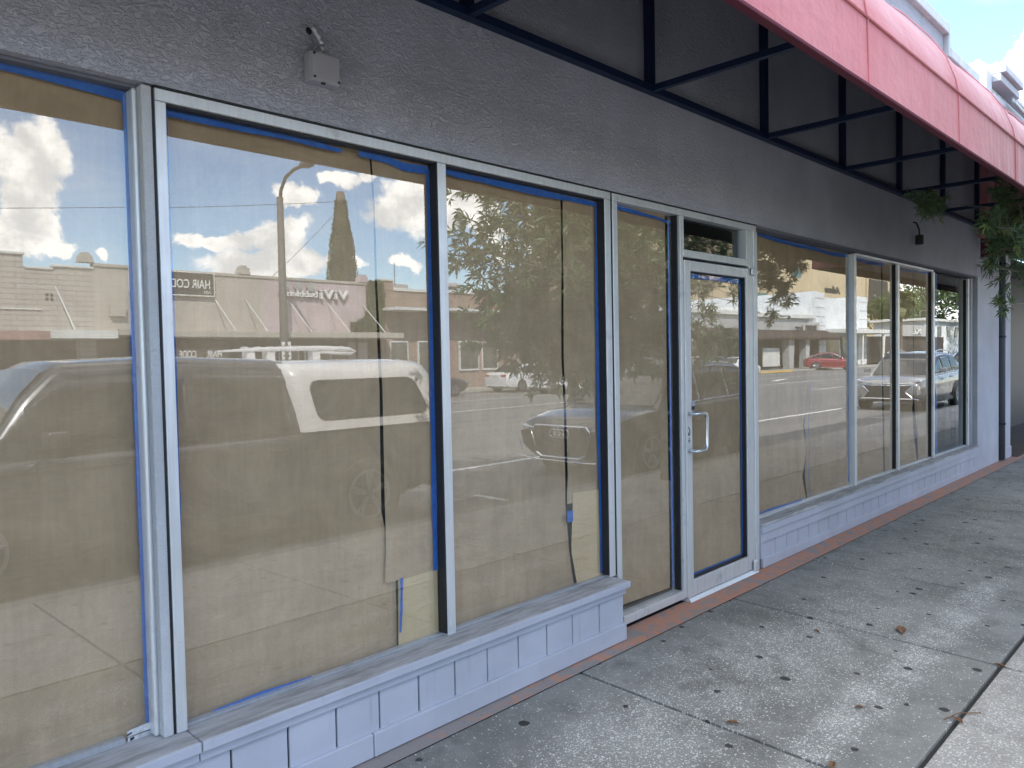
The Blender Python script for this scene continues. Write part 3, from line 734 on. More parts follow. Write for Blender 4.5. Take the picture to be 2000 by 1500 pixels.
for x in frames:
    xs_ = x-0.20
    sm.tube([(xs_,-1.309,2.74),(xs_,-1.306,2.88),(xs_,-1.304,3.035)], 0.004, 5)
    sm.tube([(xs_, p[0]-0.004, p[1]+0.002) for p in prof[2:]], 0.004, 5)
sm.tube([(AX0,-1.306,3.037),(AX1,-1.306,3.037)], 0.006, 5)
sm.each('seam', M['fabric'], A)
for x, nm in ((AX0, 'end_panel'), (AX1, 'end_panel')):
    pts = [(p[0]+0.004, p[1]) for p in prof]+[(-0.004, 3.09), (-1.29, 3.02)]
    pts = [(p[0]+0.004, p[1]) for p in prof[1:]]+[(-0.004, 2.95), (-1.29, 2.76)]
    MB().prism(pts, 'x', x-0.003, x+0.003).build(nm, M['fabric'], A)
MB().box(AX0, AX1, -0.050, -0.002, 3.075, 3.115).build('rear_rail', M['steel'], A)
MB().box(AX0, AX1, -1.290, -1.255, 3.000, 3.030).build('front_rail', M['steel'], A)
for x in frames:
    MB().box(x-0.018, x+0.018, -1.254, -0.051, 3.078, 3.112).build('cross_bar', M['steel'], A)
    MB().box(x-0.026, x+0.026, -0.045, -0.003, 3.1155, 4.06).build('wall_strut', M['steel'], A)
    MB().tube([(x, p[0]+0.035, p[1]-0.030) for p in prof[2:-1]], 0.014, 6).build('rib', M['steel'], A)

# ================================================================ the next shop along
NB = empty('neighbour_building', (12.5, 0, 0), 'paler neighbouring shopfront beyond the dark gap, with deep entrance', 'shop')
w = MB(); w.box(12.32, 12.79, -0.01, 0.25, 0.0, 3.0); w.box(12.15, 12.3195, 0.06, 0.25, 0.0, 3.0)
w.build('pilaster', M['stucco_smooth'], NB, bevel=0.006, fix=True)
for ob in (SHOP,): pass
MB().box(12.315, 12.80, -0.022, 0.2, 0.0, 0.16).build('pilaster_base', M['wood'], NB, bevel=0.006)
w = MB(); w.box(12.15, 24, 0.02, 0.30, 3.0001, 5.0); w.box(12.79, 27, 1.6, 1.75, 0.0, 3.0); w.box(12.2601, 12.79, 0.2501, 1.6, 0.0, 3.0)
w.build('wall', M['stucco_smooth'], NB)
MB().box(12.79, 27, 0.31, 1.6, 2.93, 2.99).build('entrance_ceiling', M['interior'], NB)
MB().box(16.7, 18.6, 0.9, 0.95, 0.012, 2.92).build('black_slab', M['black'], NB)  # plain black upright slab inside the entrance
vb = MB()
x = 14.5
for k in range(24): vb.box(13.4+k*0.55, 13.4+k*0.55+0.53, 1.565, 1.5995, 0.22, 2.99)
vb.box(13.38, 26.5, 1.55, 1.5995, 0.0, 0.2)
vb.each('panelling', simple('blue_grey_panel', (0.055, 0.062, 0.075), 0.6), NB)
MB().box(12.79, 27, -0.1, 1.55, -0.002, 0.012).build('entrance_floor', simple('brown_tile', (0.085, 0.06, 0.045), 0.5, scale=4, var=0.3), NB)
tp = MB(); tp.box(11.47, 11.74, 0.0, 0.9, 4.31, 5.17); tp.box(11.742, 24, 0.05, 0.5, 4.9, 5.06)
tp.build('parapet_pier', M['white_alu'], NB, bevel=0.01)
co = MB(); co.box(11.75, 12.85, -0.10, 0.4, 5.062, 5.16); co.box(11.75, 12.80, -0.16, 0.4, 5.162, 5.26); co.box(12.86, 24, -0.05, 0.4, 5.062, 5.12)
co.box(11.7501, 24, -0.02, 0.0195, 4.86, 4.93)
co.build('cornice', M['stucco_smooth'], NB, bevel=0.012)
MB().tube([(12.45,-0.07,4.98),(12.45,-0.10,4.93),(13.6,-0.10,4.89),(16,-0.10,4.89)], 0.035, 10).build('roof_pipe', M['galv'], NB, smooth=True)
# neighbour's darker awning, hung lower and reaching further out
B = empty('maroon_awning', (14, 0, 2.9), 'dark maroon awning on the next shop behind the foliage', 'awning')
pf = [(0.0, 3.75), (-0.7, 3.62), (-1.4, 3.35), (-1.95, 3.02), (-1.96, 2.78)]
MB().grid(lambda u, v: (11.18+u*12.5,)+tuple(pf[min(int(v*4), 3)][i]+(pf[min(int(v*4), 3)+1][i]-pf[min(int(v*4), 3)][i])*(v*4-min(int(v*4), 3)) for i in (0, 1)), 30, 16).build('canvas', M['maroon'], B)
MB().prism([(0.0, 2.72)]+pf+[(-1.9, 2.78)], 'x', 11.172, 11.179).build('end_panel', M['maroon'], B)
MB().box(11.19, 23.6, -1.95, -0.01, 2.90, 2.93).build('underside', simple('grey_canvas', (0.20, 0.19, 0.18), 0.9), B)
dn = MB(); dn.tube([(12.235,-0.005,0.02),(12.235,-0.005,2.95)], 0.055, 12)
DP = dn.build('gap_pipe', simple('dark_gap_pipe', (0.085, 0.09, 0.11), 0.7), None, smooth=True); props(DP, 'dark pipe standing in for the darker gap between the two shops', 'pipe')  # pipe coloured dark so it reads as the shade of the gap
for z in (0.5, 1.7, 2.7): MB().lathe([(0.062,0),(0.062,0.03)], (12.235,-0.005,z), 'z', 14).build('pipe_clip', M['steel'], DP)
def finish_world(root):
    inv = Matrix.Translation(root.location).inverted()
    for ch in root.children: ch.matrix_parent_inverse = inv
for r_ in (A, B, NB): finish_world(r_)

# ================================================================ dead leaves on the pavement
def dead_leaf(x, y, s, a, k, label):
    rr = random.Random(k); mb = MB()
    def fn(u, v):
        w = math.sin(PI*min(1, u*1.02))*0.22*s*(1-0.3*u)
        px, py = (u-0.5)*s, (v-0.5)*2*w
        return (px, py, 0.006+0.010*abs(v-0.5)*2*math.sin(PI*u)+0.012*s*noise.noise((u*3, v*2, k))*6)
    mb.grid(fn, 8, 4)
    o = mb.build('dead_leaf', M['deadleaf'])
    o.location = (x, y, zs(y)+0.002); o.rotation_euler = (0, 0, a)
    props(o, label, 'leaf', 'fallen leaves on the pavement')
    MB().tube([(-0.5*s,0,0.006),(-0.75*s,0.01*s,0.004)], 0.0012, 5).build('stalk', M['deadleaf'], o)
dead_leaf(4.576,-1.122,0.13,0.4,1,'largest brown fallen leaf in the middle of the pavement')
dead_leaf(4.212,-0.79,0.045,1.2,2,'small orange leaf fragment nearest the doorway slab joint')
dead_leaf(2.932,-0.962,0.06,2.0,3,'curled tan leaf beside a slab joint at the bottom of the picture')
dead_leaf(2.90,-1.40,0.07,0.3,4,'tan leaf lying across the nearest slab joint')
dead_leaf(3.628,-1.645,0.07,0.9,5,'thin leaf caught in the long joint, lower of two')
dead_leaf(4.40,-1.64,0.06,1.4,6,'brown leaf caught where two pavement joints cross')
dead_leaf(3.45,-1.30,0.04,2.3,7,'small brown leaf on the pale band of pavement')
tw = MB(); tw.tube([(3.60,-1.60,zs(-1.6)+0.006),(3.70,-1.63,zs(-1.6)+0.008),(3.78,-1.70,zs(-1.7)+0.006)], 0.0022, 5)
props(tw.build('twig', M['deadleaf']), 'reddish twig lying over the long pavement joint', 'twig')
tw = MB(); tw.tube([(1.62+0.02*i, -0.10-0.03*noise.noise((i*.6,1,2)), 0.012+0.004*math.sin(i)) for i in range(6)], 0.012, 6)

# ================================================================ foliage helpers
def tuft(mb, p, d, rr, n=16, ln=0.10, wd=0.0075, spread=1.0):
    d = Vector(d).normalized()
    u = d.orthogonal().normalized(); w = d.cross(u)
    for k in range(n):
        a = rr.uniform(0, 2*PI); t = rr.uniform(-0.05, 0.05)
        q = (d*rr.uniform(0.15, 1.1) + (u*math.cos(a)+w*math.sin(a))*spread*rr.uniform(0.6, 1.1)).normalized()
        L = ln*rr.uniform(0.6, 1.15)
        base = Vector(p)+d*t
        side = q.cross(Vector((rr.uniform(-1,1), rr.uniform(-1,1), rr.uniform(-1,1)))).normalized()*wd*rr.uniform(0.8, 1.2)
        mid = base+q*L*0.5+Vector((0,0,0.004)); tip = base+q*L+Vector((0,0,-0.012))
        mb.add([base-side*0.4, base+side*0.4, mid+side, tip, mid-side], [(0,1,2,3,4)])

def leafquad(mb, p, rr, s, nrm=None):
    a = Vector((rr.uniform(-1,1), rr.uniform(-1,1), rr.uniform(-1,1))).normalized()
    b = a.orthogonal().normalized()*s*rr.uniform(0.35, 0.6); a = a*s*rr.uniform(0.7, 1.2)
    p = Vector(p)
    mb.add([p-a*0.5, p+b*0.5, p+a*0.6, p-b*0.5], [(0,1,2,3)])

# ---------------------------------------------------------------- the needle-leaved street tree close by
T = empty('street_tree', (8.6, -2.9, zs(-2.9)), 'needle leaved tree reaching over the pavement towards the red awning', 'tree')
tr = MB(); tr.tube([(8.6,-2.9,-0.1),(8.58,-2.88,0.8),(8.5,-2.8,1.6),(8.35,-2.7,2.3),(8.2,-2.6,3.2),(8.1,-2.5,4.2)], [0.13,0.115,0.10,0.085,0.06,0.03], 12)
tr.build('trunk', M['bark'], T, smooth=True)
rr = random.Random(5)
lb = MB(); cr = MB(); yg = MB(); ygs = []
def visible_slope(p):   # how far along the wall a point lies for its distance from the kerb-side of the camera
    return p[0]/(p[1]+2.56) if p[1] > -2.5 else 99
def allowed(p):
    s = visible_slope(p)
    if s > 5.45: return True
    return False
# limbs with tufts along them
limbs = [((8.5,-2.8,1.7),(6.6,-2.7,1.9),(5.5,-2.9,1.75)), ((8.4,-2.72,2.2),(6.8,-2.9,2.5),(4.9,-2.75,2.62)), ((8.3,-2.65,2.6),(6.5,-2.9,3.2),(5.3,-3.0,3.35)),
         ((8.2,-2.6,3.1),(7.0,-3.0,4.0),(5.8,-3.0,4.4)), ((8.4,-2.7,2.2),(9.8,-3.0,2.7),(10.5,-2.6,2.72)), ((8.3,-2.65,2.7),(9.0,-2.8,3.1),(9.7,-2.8,3.2)),
         ((8.2,-2.6,3.2),(8.6,-2.6,4.2),(9.0,-2.7,5.2)), ((8.5,-2.8,1.9),(9.4,-3.2,1.9),(10.6,-3.2,1.7)), ((8.3,-2.7,2.6),(7.6,-3.5,3.2),(7.0,-4.0,3.6)), ((8.3,-2.7,2.4),(7.0,-3.4,2.4),(6.2,-3.7,2.2)),
         ((8.4,-2.72,2.1),(7.3,-2.9,1.8),(6.4,-3.0,1.40)), ((8.3,-2.7,2.4),(6.9,-2.75,2.2),(5.7,-2.8,2.15)), ((8.3,-2.7,2.5),(7.0,-2.8,2.9),(6.0,-2.8,2.95)), ((8.2,-2.6,3.0),(9.0,-3.6,3.6),(9.6,-4.0,3.9))]
for a, b, c in limbs:
    a, b, c = Vector(a), Vector(b), Vector(c)
    pts = [(a*(1-t)**2+b*2*t*(1-t)+c*t*t) for t in [i/8 for i in range(9)]]
    lb.tube(pts, [0.045*(1-i/9)+0.008 for i in range(9)], 7)
    for t in [0.16+0.84*i/36 for i in range(37)]:
        q = a*(1-t)**2+b*2*t*(1-t)+c*t*t
        for k in range(7 if c.x < 7 else 2):
            off = Vector((rr.gauss(0,1), rr.gauss(0,0.8), rr.gauss(0,0.75)))*(0.36-0.15*t)
            p = q+off
            if not allowed(p): continue
            tuft(cr, p, off+Vector((0,0,0.1))+(c-a)*0.08, rr, 15, 0.135, 0.0105)
            if k < 2: lb.tube([q, q+off*0.5+Vector((0,0,-0.02)), p], [0.006,0.004,0.003], 4, False)
# boughs that hang under the awning, in plain view
boughs = [((9.2,-1.75,2.62),(7.5,-1.03,2.55),(7.05,-0.98,2.54)),
          ((9.3,-1.6,2.95),(7.9,-1.02,2.90),(7.3,-1.0,2.84)),
          ((9.2,-1.6,2.48),(8.0,-0.98,2.38),(7.55,-0.93,2.43)),
          ((9.4,-1.5,2.22),(8.2,-0.95,2.24),(7.62,-0.88,2.27)),
          ((9.6,-1.6,2.0),(8.6,-1.05,2.0),(7.75,-0.93,1.93)),
          ((9.3,-1.6,2.80),(8.2,-0.95,2.72),(7.7,-0.92,2.66)),
          ((9.0,-1.3,2.86),(7.8,-0.75,2.82),(7.3,-0.54,2.82)),
          ((9.3,-1.5,2.72),(8.6,-0.95,2.63),(8.05,-0.88,2.56))]
for bi, (a, b, c) in enumerate(boughs):
    a, b, c = Vector(a), Vector(b), Vector(c)
    pts = [(a*(1-t)**2+b*2*t*(1-t)+c*t*t) for t in [i/8 for i in range(9)]]
    lb.tube(pts, [0.008*(1-i/9)+0.0022 for i in range(9)], 6)
    m = 15
    for i in range(m):
        t = 0.30+0.70*i/(m-1)
        if bi == 4 and t < 0.9: continue
        if bi == 6 and t < 0.86 : continue
        if bi == 3 and 0.72 < t < 0.93: continue
        q = a*(1-t)**2+b*2*t*(1-t)+c*t*t
        for k in range(3):
            off = Vector((rr.gauss(0,1), rr.gauss(0,0.6), rr.gauss(0,0.9)))*(0.085 if t < 0.9 else 0.035)
            p = q+off
            young = rr.random() < 0.10
            if young: yg = MB(); ygs.append(yg)
            tuft(yg if young else cr, p, (c-b).normalized()*0.7+off*6, rr, 17, 0.088 if not young else 0.066, 0.0058)
            lb.tube([q, p], [0.0025,0.002], 4, False)
# two dark sprays close to the wall
for cx, cy, cz, n in ((7.12,-0.52,2.80,24), (7.38,-0.50,2.83,14), (7.02,-0.55,2.86,10)):
    for k in range(n):
        p = Vector((cx+rr.gauss(0,0.13), cy+rr.gauss(0,0.05), cz+rr.gauss(0,0.055)))
        tuft(cr, p, (rr.gauss(-0.4,0.5), rr.gauss(0,0.4), rr.gauss(-0.3,0.5)), rr, 12, 0.085, 0.0055)
yg = MB(); ygs.append(yg)
tuft(yg, Vector((7.62,-0.50,2.76)), (-0.5,0,-0.6), rr, 9, 0.10, 0.008)
lb.build('limb', M['twig'], T, smooth=True)
cr.build('crown', M['leaf'], T, fix=False)
for yg in ygs: yg.build('young_shoot', M['leaf_new'], T, fix=False)
finish_world(T)

# ================================================================ vehicles
def carpaint(name, col, metal=0.35, rough=0.28):
    g = G(name)
    n = g.noise(g.co(), 3, 4)
    k = g.mr(n, 0.3, 0.7, 0.94, 1.04)
    return g.pbr(Base_Color=g.mix(1.0, col, g.n('CombineColor', i0=k, i1=k, i2=k), 'MULTIPLY'), Metallic=metal, Roughness=rough, Coat_Weight=0.9, Coat_Roughness=0.03)
P_dark = carpaint('black_car_paint', (0.018, 0.019, 0.022))
P_truck = carpaint('charcoal_truck_paint', (0.045, 0.048, 0.055), 0.5)
P_white = carpaint('white_car_paint', (0.74, 0.74, 0.74), 0.0)
P_silver = carpaint('silver_car_paint', (0.30, 0.30, 0.30), 0.6)
P_red = carpaint('red_car_paint', (0.24, 0.014, 0.022), 0.2)
CG = simple('car_glass', (0.012, 0.014, 0.016), 0.04, spec=0.7, var=0.0)
RUB = simple('tyre_rubber', (0.016, 0.016, 0.017), 0.85)
CHR = simple('chrome_trim', (0.78, 0.78, 0.78), 0.10, 1.0, var=0.0)
RIM = simple('alloy_rim', (0.42, 0.43, 0.45), 0.3, 0.9, var=0.0)
BLK = simple('black_trim', (0.015, 0.015, 0.016), 0.45)
HLT = simple('headlamp_lens', (0.70, 0.72, 0.75), 0.08, 0.6, var=0.0)
TLT = simple('tail_lamp_lens', (0.42, 0.03, 0.02), 0.15, var=0.0)
PLT = simple('plate_white', (0.55, 0.55, 0.52), 0.5)

def interp(tab, x):
    if x <= tab[0][0]: return tab[0][1]
    for (a, fa), (b, fb) in zip(tab[:-1], tab[1:]):
        if x <= b:
            t = (x-a)/(b-a); return fa+(fb-fa)*t
    return tab[-1][1]

def wheel(parent, x, y, r, w=0.22):
    s = 1 if y > 0 else -1
    t = MB(); t.lathe([(r*0.66,-w/2),(r*0.93,-w/2),(r,-w*0.36),(r,w*0.36),(r*0.93,w/2),(r*0.66,w/2)], (x,y,r), 'y', 28)
    ty = MB(); ty.lathe([(r*0.60,-w/2),(r*0.93,-w/2),(r,-w*0.36),(r,w*0.36),(r*0.93,w/2),(r*0.60,w/2)], (x,y,r), 'y', 28)
    wo = bpy.data.objects.new('wheel', None); COL.objects.link(wo); wo.parent = parent
    ty.build('tyre', RUB, wo, smooth=False)
    rm = MB()
    yo = y+s*(w/2-0.02)
    rm.lathe([(r*0.66, 0.0),(r*0.66, s*0.025),(r*0.58, s*0.025),(r*0.58, 0.0)], (x,yo,r), 'y', 28)
    rm.lathe([(r*0.15, 0.0),(r*0.15, s*0.012),(r*0.05, s*0.018)], (x,yo,r), 'y', 14)
    for k in range(5):
        a = 2*PI*k/5+0.3
        for da in (-0.16, 0.16):
            c, sn = math.cos(a+da), math.sin(a+da)
            rm.tube([(x+c*r*0.10, yo+s*0.008, r+sn*r*0.10), (x+math.cos(a+da*0.7)*r*0.60, yo+s*0.014, r+math.sin(a+da*0.7)*r*0.60)], 0.020, 6)
    rm.build('rim', RIM, wo)
    return wo

def car(name, label, cat, group, loc, rz, sp):
    """sp: L W H, tables along x (rear negative, front positive)"""
    root = empty(name, (loc[0], loc[1], loc[2]), label, cat, group, rz)
    L, W, H = sp['L'], sp['W'], sp['H']
    pm = sp['paint']; hw = W/2
    top = sp['top']            # (x, z) upper edge of the lower body
    belt = sp['belt']
    body = MB()
    nx = 44
    def sect(x):
        e = abs(x)/(L/2)
        tap = 1-0.16*max(0, (e-0.72)/0.28)**2.2
        zt = interp(top, x)
        zb = sp.get('clear', 0.24)+0.16*max(0, (e-0.86)/0.14)**1.5
        w = hw*tap
        c = 0.03
        sh = zt-0.10
        return [(0, zb), (w*0.80, zb), (w*0.965, zb+0.07), (w*0.995, zb+0.25), (w, (zb+zt)*0.5+0.08), (w*0.985, sh), (w*0.94, zt-0.03), (w*0.80, zt), (w*0.4, zt+c*0.8), (0, zt+c)]
    ring = []
    for i in range(nx+1):
        t = i/nx; x = -L/2+L*(0.5-0.5*math.cos(PI*t)*1.0)*1.0
        x = -L/2 + L*(0.6*t+0.4*(0.5-0.5*math.cos(PI*t)))
        s = sect(x)
        ring.append([(x, -p[0], p[1]) for p in s]+[(x, p[0], p[1]) for p in s[::-1][1:-1]])
    n = len(ring[0]); vs = [p for r in ring for p in r]; fs = []
    for i in range(nx):
        for k in range(n): fs.append((i*n+k, i*n+(k+1) % n, (i+1)*n+(k+1) % n, (i+1)*n+k))
    fs.append(tuple(range(n))); fs.append(tuple(nx*n+k for k in range(n-1, -1, -1)))
    body.add(vs, fs)
    body.build('body', pm, root, smooth=True, bevel=0.03)
    # cabin
    cab = sp['cab']            # rear glass base, roof rear, roof front, windscreen base
    xr, x2, x1, xw = cab
    zr0, zw0 = interp(top, xr), interp(top, xw)
    prof_ = [(xr, zr0-0.05), (xr+(x2-xr)*0.55, zr0+(H-zr0)*0.62), (x2, H-0.045), ((x1+x2)/2, H), (x1, H-0.04), (x1+(xw-x1)*0.45, zw0+(H-zw0)*0.60), (xw, zw0-0.04)]
    wb = hw*0.93; tumble = sp.get('tumble', 0.17)
    def zroof(x):
        pts = prof_
        return interp(pts, x)
    cb = MB(); m = 36
    def half(h, bz):
        k = max(0.0, (h-bz)/(H-bz)); wt = wb-tumble*k
        return [(wb, bz-0.08), (wb-tumble*k*0.5, bz+(h-bz)*0.5), (wt+0.012, h-0.075*k), (wt-0.045*k, h-0.022*k), (wt-0.16*k, h), (wt*0.45, h+0.018), (0, h+0.022)]
    ring = []
    for i in range(m+1):
        x = xr+(xw-xr)*i/m
        s = half(zroof(x), interp(top, x)-0.02)
        ring.append([(x, -p[0], p[1]) for p in s]+[(x, p[0], p[1]) for p in s[::-1][1:]])
    n = len(ring[0]); vs = [p for r in ring for p in r]; fs = []
    for i in range(m):
        for k in range(n-1): fs.append((i*n+k, i*n+k+1, (i+1)*n+k+1, (i+1)*n+k))
    cb.add(vs, fs)
    cb.build('cabin', pm, root, smooth=True)
    # side glass, following the tumble of the cabin
    def sidey(z, x):
        bz = interp(top, x)-0.02; h = zroof(x); k = max(0, (z-bz)/(H-bz)); return wb-tumble*k+0.012
    splits = sp['side']        # list of (x0, x1) glass spans
    for sgn in (-1, 1):
        for (a, b) in splits:
            def fn(u, v):
                x = a+(b-a)*u
                z0 = interp(top, x)+0.015; z1 = zroof(x)-0.085
                if z1 < z0+0.02: z1 = z0+0.02
                z = z0+(z1-z0)*v
                return (x, sgn*(sidey(z, x)+0.006), z)
            MB().grid(fn, 14, 4).build('side_window', CG, root, smooth=True, solid=0.008)
    if sp.get('sidetrim'):
        t = MB()
        for sgn in (-1, 1):
            a, b = splits[0][0], splits[-1][1]
            P = [(a+(b-a)*i/24) for i in range(25)]
            t.tube([(x, sgn*(sidey(zroof(x)-0.07, x)+0.010), zroof(x)-0.075) for x in P], 0.010, 6)
            t.tube([(x, sgn*(sidey(interp(top, x)+0.01, x)+0.014), interp(top, x)+0.008) for x in P], 0.010, 6)
        t.build('window_trim', CHR, root)
    def ws(xa, xb, name_):
        def fn(u, v):
            x = xa+(xb-xa)*v; h = zroof(x); bz = interp(top, x)-0.02
            k = max(0.0, (h-bz)/(H-bz)); wt = wb-tumble*k-0.085
            y = (u-0.5)*2*wt
            return (x+(0.010 if xb < xa else -0.010), y, h+0.026-0.012*abs(u-0.5)*2)
        MB().grid(fn, 10, 10).build(name_, CG, root, smooth=True)
    ws(xw-0.06, x1+0.06, 'windscreen')
    ws(xr+0.06, x2-0.06, 'rear_window')
    for x in sp['axles']:
        for sgn in (-1, 1):
            R = sp['r']
            ar = MB(); N_ = 22
            vs = []
            for k in range(N_+1):
                a = -0.15+(PI+0.30)*k/N_
                for rr_ in (R*1.02, R*1.20):
                    vs.append((x+rr_*math.cos(a), sgn*(hw+0.004), R+rr_*math.sin(a)))
            ar.add(vs, [(2*k, 2*k+1, 2*k+3, 2*k+2) for k in range(N_)])
            ar.build('wheel_arch', BLK if sp.get('clad', True) else pm, root, solid=0.02)
            MB().lathe([(R*1.05, -0.10), (R*1.05, 0.0)], (x, sgn*(hw-0.002) if sgn < 0 else hw-0.098+0.10-0.002, R), 'y', 24).build('wheel_well', BLK, root) if False else None
            d = MB(); d.lathe([(R*1.08, 0), (R*1.08, 0.004)], (x, sgn*hw-(0.004 if sgn < 0 else 0)+sgn*0.001, R), 'y', 26); d.build('wheel_well', BLK, root)
            wheel(root, x, sgn*(hw-0.085), R)
    fx = L/2
    zn = interp(top, fx-0.15)
    for sgn in (-1, 1):
        MB().prism([(sgn*hw*0.46, zn-0.17), (sgn*hw*0.80, zn-0.16), (sgn*hw*0.86, zn-0.06), (sgn*hw*0.50, zn-0.10)], 'x', fx-0.16, fx-0.012-0.0).build('headlight', HLT, root, bevel=0.015) if not sp.get('nolamp') else None
        MB().box(-fx-0.006, -fx+0.10, min(sgn*hw*0.45, sgn*hw*0.82), max(sgn*hw*0.45, sgn*hw*0.82), interp(top, -fx+0.1)-0.22, interp(top, -fx+0.1)-0.09).build('taillight', TLT, root, bevel=0.02)
        mr_ = MB(); mx = xw-0.45; mz = interp(top, mx)+0.10
        mr_.box(mx-0.09, mx+0.06, min(sgn*(hw+0.05), sgn*(hw+0.23)), max(sgn*(hw+0.05), sgn*(hw+0.23)), mz-0.03, mz+0.10)
        mr_.box(mx-0.03, mx+0.02, min(sgn*hw*0.9, sgn*(hw+0.06)), max(sgn*hw*0.9, sgn*(hw+0.06)), mz-0.04, mz)
        mr_.build('wing_mirror', sp.get('mirror', pm), root, bevel=0.03)
        for hx in sp['handles']:
            MB().box(hx-0.10, hx+0.10, min(sgn*(hw-0.01), sgn*(hw+0.025)), max(sgn*(hw-0.01), sgn*(hw+0.025)), interp(top, hx)-0.17, interp(top, hx)-0.135).build('door_handle', sp.get('handle_mat', pm), root, bevel=0.01)
        if sp.get('rails'):
            P = [x2-0.05+(x1-x2+0.05)*i/12 for i in range(13)]
            MB().tube([(x, sgn*(wb-tumble-0.06), zroof(x)+0.02+0.045*math.sin(PI*i/12)**0.4) for i, x in enumerate(P)], 0.017, 8).build('roof_rail', CHR, root, smooth=True)
    MB().box(fx-0.10, fx+0.012, -hw*0.42, hw*0.42, 0.42, zn-0.16).build('grille', BLK, root, bevel=0.02) if sp.get('plain_grille', True) else None
    MB().box(-fx-0.012, -fx+0.05, -0.18, 0.18, interp(top, -fx+0.1)-0.24, interp(top, -fx+0.1)-0.12).build('number_plate', PLT, root)
    MB().box(-fx-0.005, -fx+0.1, -hw*0.8, hw*0.8, 0.30, 0.42).build('bumper', BLK if sp.get('clad', True) else pm, root, bevel=0.03)
    sk = MB()
    for sgn in (-1, 1): sk.box(sp['axles'][0]+0.4, sp['axles'][1]-0.4, min(sgn*hw*0.9, sgn*(hw+0.006)), max(sgn*hw*0.9, sgn*(hw+0.006)), 0.22, 0.36)
    sk.build('side_skirt', BLK if sp.get('clad', True) else pm, root, bevel=0.02)
    return root

KERB_CARS = 'cars parked along the near kerb'
# ---- dark SUV -----------------------------------------------------------
suv = dict(L=4.66, W=1.89, H=1.66, paint=P_dark, belt=1.0, r=0.36, axles=(-1.35, 1.42),
           top=[(-2.33,0.92),(-2.2,1.03),(-1.6,1.07),(0.6,1.01),(1.15,0.99),(1.7,0.93),(2.15,0.84),(2.33,0.70)],
           cab=(-2.2,-1.45,0.15,1.15), side=[(-1.72,-0.98),(-0.92,-0.06),(0.0,0.86)], handles=(-0.75, 0.25), rails=True, sidetrim=True, nolamp=False, plain_grille=False)
D = car('dark_suv', 'black sport utility car with four ring emblem parked by the kerb', 'car', KERB_CARS, (10.72, -4.62, ROAD), PI, suv)
gx = 2.33
gr = MB(); gr.prism([(-0.47,0.76),(-0.56,0.66),(-0.46,0.36),(-0.36,0.30),(0.36,0.30),(0.46,0.36),(0.56,0.66),(0.47,0.76)], 'x', gx-0.10, gx+0.010)
GR = gr.build('grille', BLK, D, bevel=0.01)
og = [(-0.47,0.76),(-0.56,0.66),(-0.46,0.36),(-0.36,0.30),(0.36,0.30),(0.46,0.36),(0.56,0.66),(0.47,0.76),(-0.47,0.76)]
MB().tube([(gx+0.012,p[0],p[1]) for p in og], 0.020, 6).build('grille_surround', CHR, GR)
rg = MB()
for k in range(4):
    cy = (k-1.5)*0.082
    rg.tube([(gx+0.030, cy+0.058*math.cos(2*PI*i/20), 0.655+0.058*math.sin(2*PI*i/20)) for i in range(21)], 0.013, 6)
rg.build('emblem', CHR, GR)
tb_ = MB()
for y in (0.62, 0.66): pass
tb_.tube([(gx-0.03,-0.86,0.27),(gx+0.01,-0.5,0.25),(gx+0.01,0.5,0.25),(gx-0.03,0.86,0.27)], 0.012, 6); tb_.tube([(gx-0.02,-0.80,0.36),(gx-0.06,-0.90,0.52)], 0.012, 6); tb_.tube([(gx-0.02,0.80,0.36),(gx-0.06,0.90,0.52)], 0.012, 6)
tb_.build('bumper_trim', CHR, D)

# ---- white SUV ----------------------------------------------------------
ws_ = dict(suv); ws_.update(paint=P_silver, L=4.45, H=1.69, top=[(-2.22,0.95),(-2.1,1.06),(-1.5,1.12),(0.6,1.03),(1.1,1.01),(1.7,0.97),(2.08,0.90),(2.22,0.80)], cab=(-2.1,-1.5,0.1,1.12), handle_mat=P_silver, sidetrim=False, side=[(-1.70,-0.98),(-0.92,-0.06),(0.0,0.84)], nolamp=True, axles=(-1.28, 1.36))
Wc = car('silver_suv', 'silver sport utility car with chrome barred face parked further up the kerb', 'car', KERB_CARS, (25.6, -4.95, ROAD), PI, ws_)
gx = 2.225
MB().prism([(-0.62,0.74),(0.62,0.74),(0.50,0.56),(0.66,0.36),(-0.66,0.36),(-0.50,0.56)], 'x', gx-0.12, gx+0.012).build('grille', BLK, Wc, bevel=0.01)
bars = MB()
for zz in (0.80, 0.745): bars.tube([(gx-0.05,-0.74,zz+0.02),(gx+0.014,-0.40,zz),(gx+0.018,0.40,zz),(gx-0.05,0.74,zz+0.02)], 0.012, 6)
for s in (-1, 1): bars.tube([(gx-0.02,s*0.66,0.74),(gx+0.016,s*0.50,0.56),(gx+0.012,s*0.66,0.37),(gx-0.03,s*0.84,0.33)], 0.020, 6)
bars.tube([(gx+0.014,-0.66,0.36),(gx+0.014,0.66,0.36)], 0.016, 6)
bars.build('chrome_bar', CHR, Wc)
em = MB()
for a in (PI/2, PI/2+2*PI/3, PI/2+4*PI/3):
    c_, s_ = math.cos(a), math.sin(a); px_, pz_ = -s_, c_
    em.prism([(0,0.772),(c_*0.030+px_*0.018,0.772+s_*0.030+pz_*0.018),(c_*0.062,0.772+s_*0.062),(c_*0.030-px_*0.018,0.772+s_*0.030-pz_*0.018)], 'x', gx+0.018, gx+0.030)
em.build('emblem', CHR, Wc)
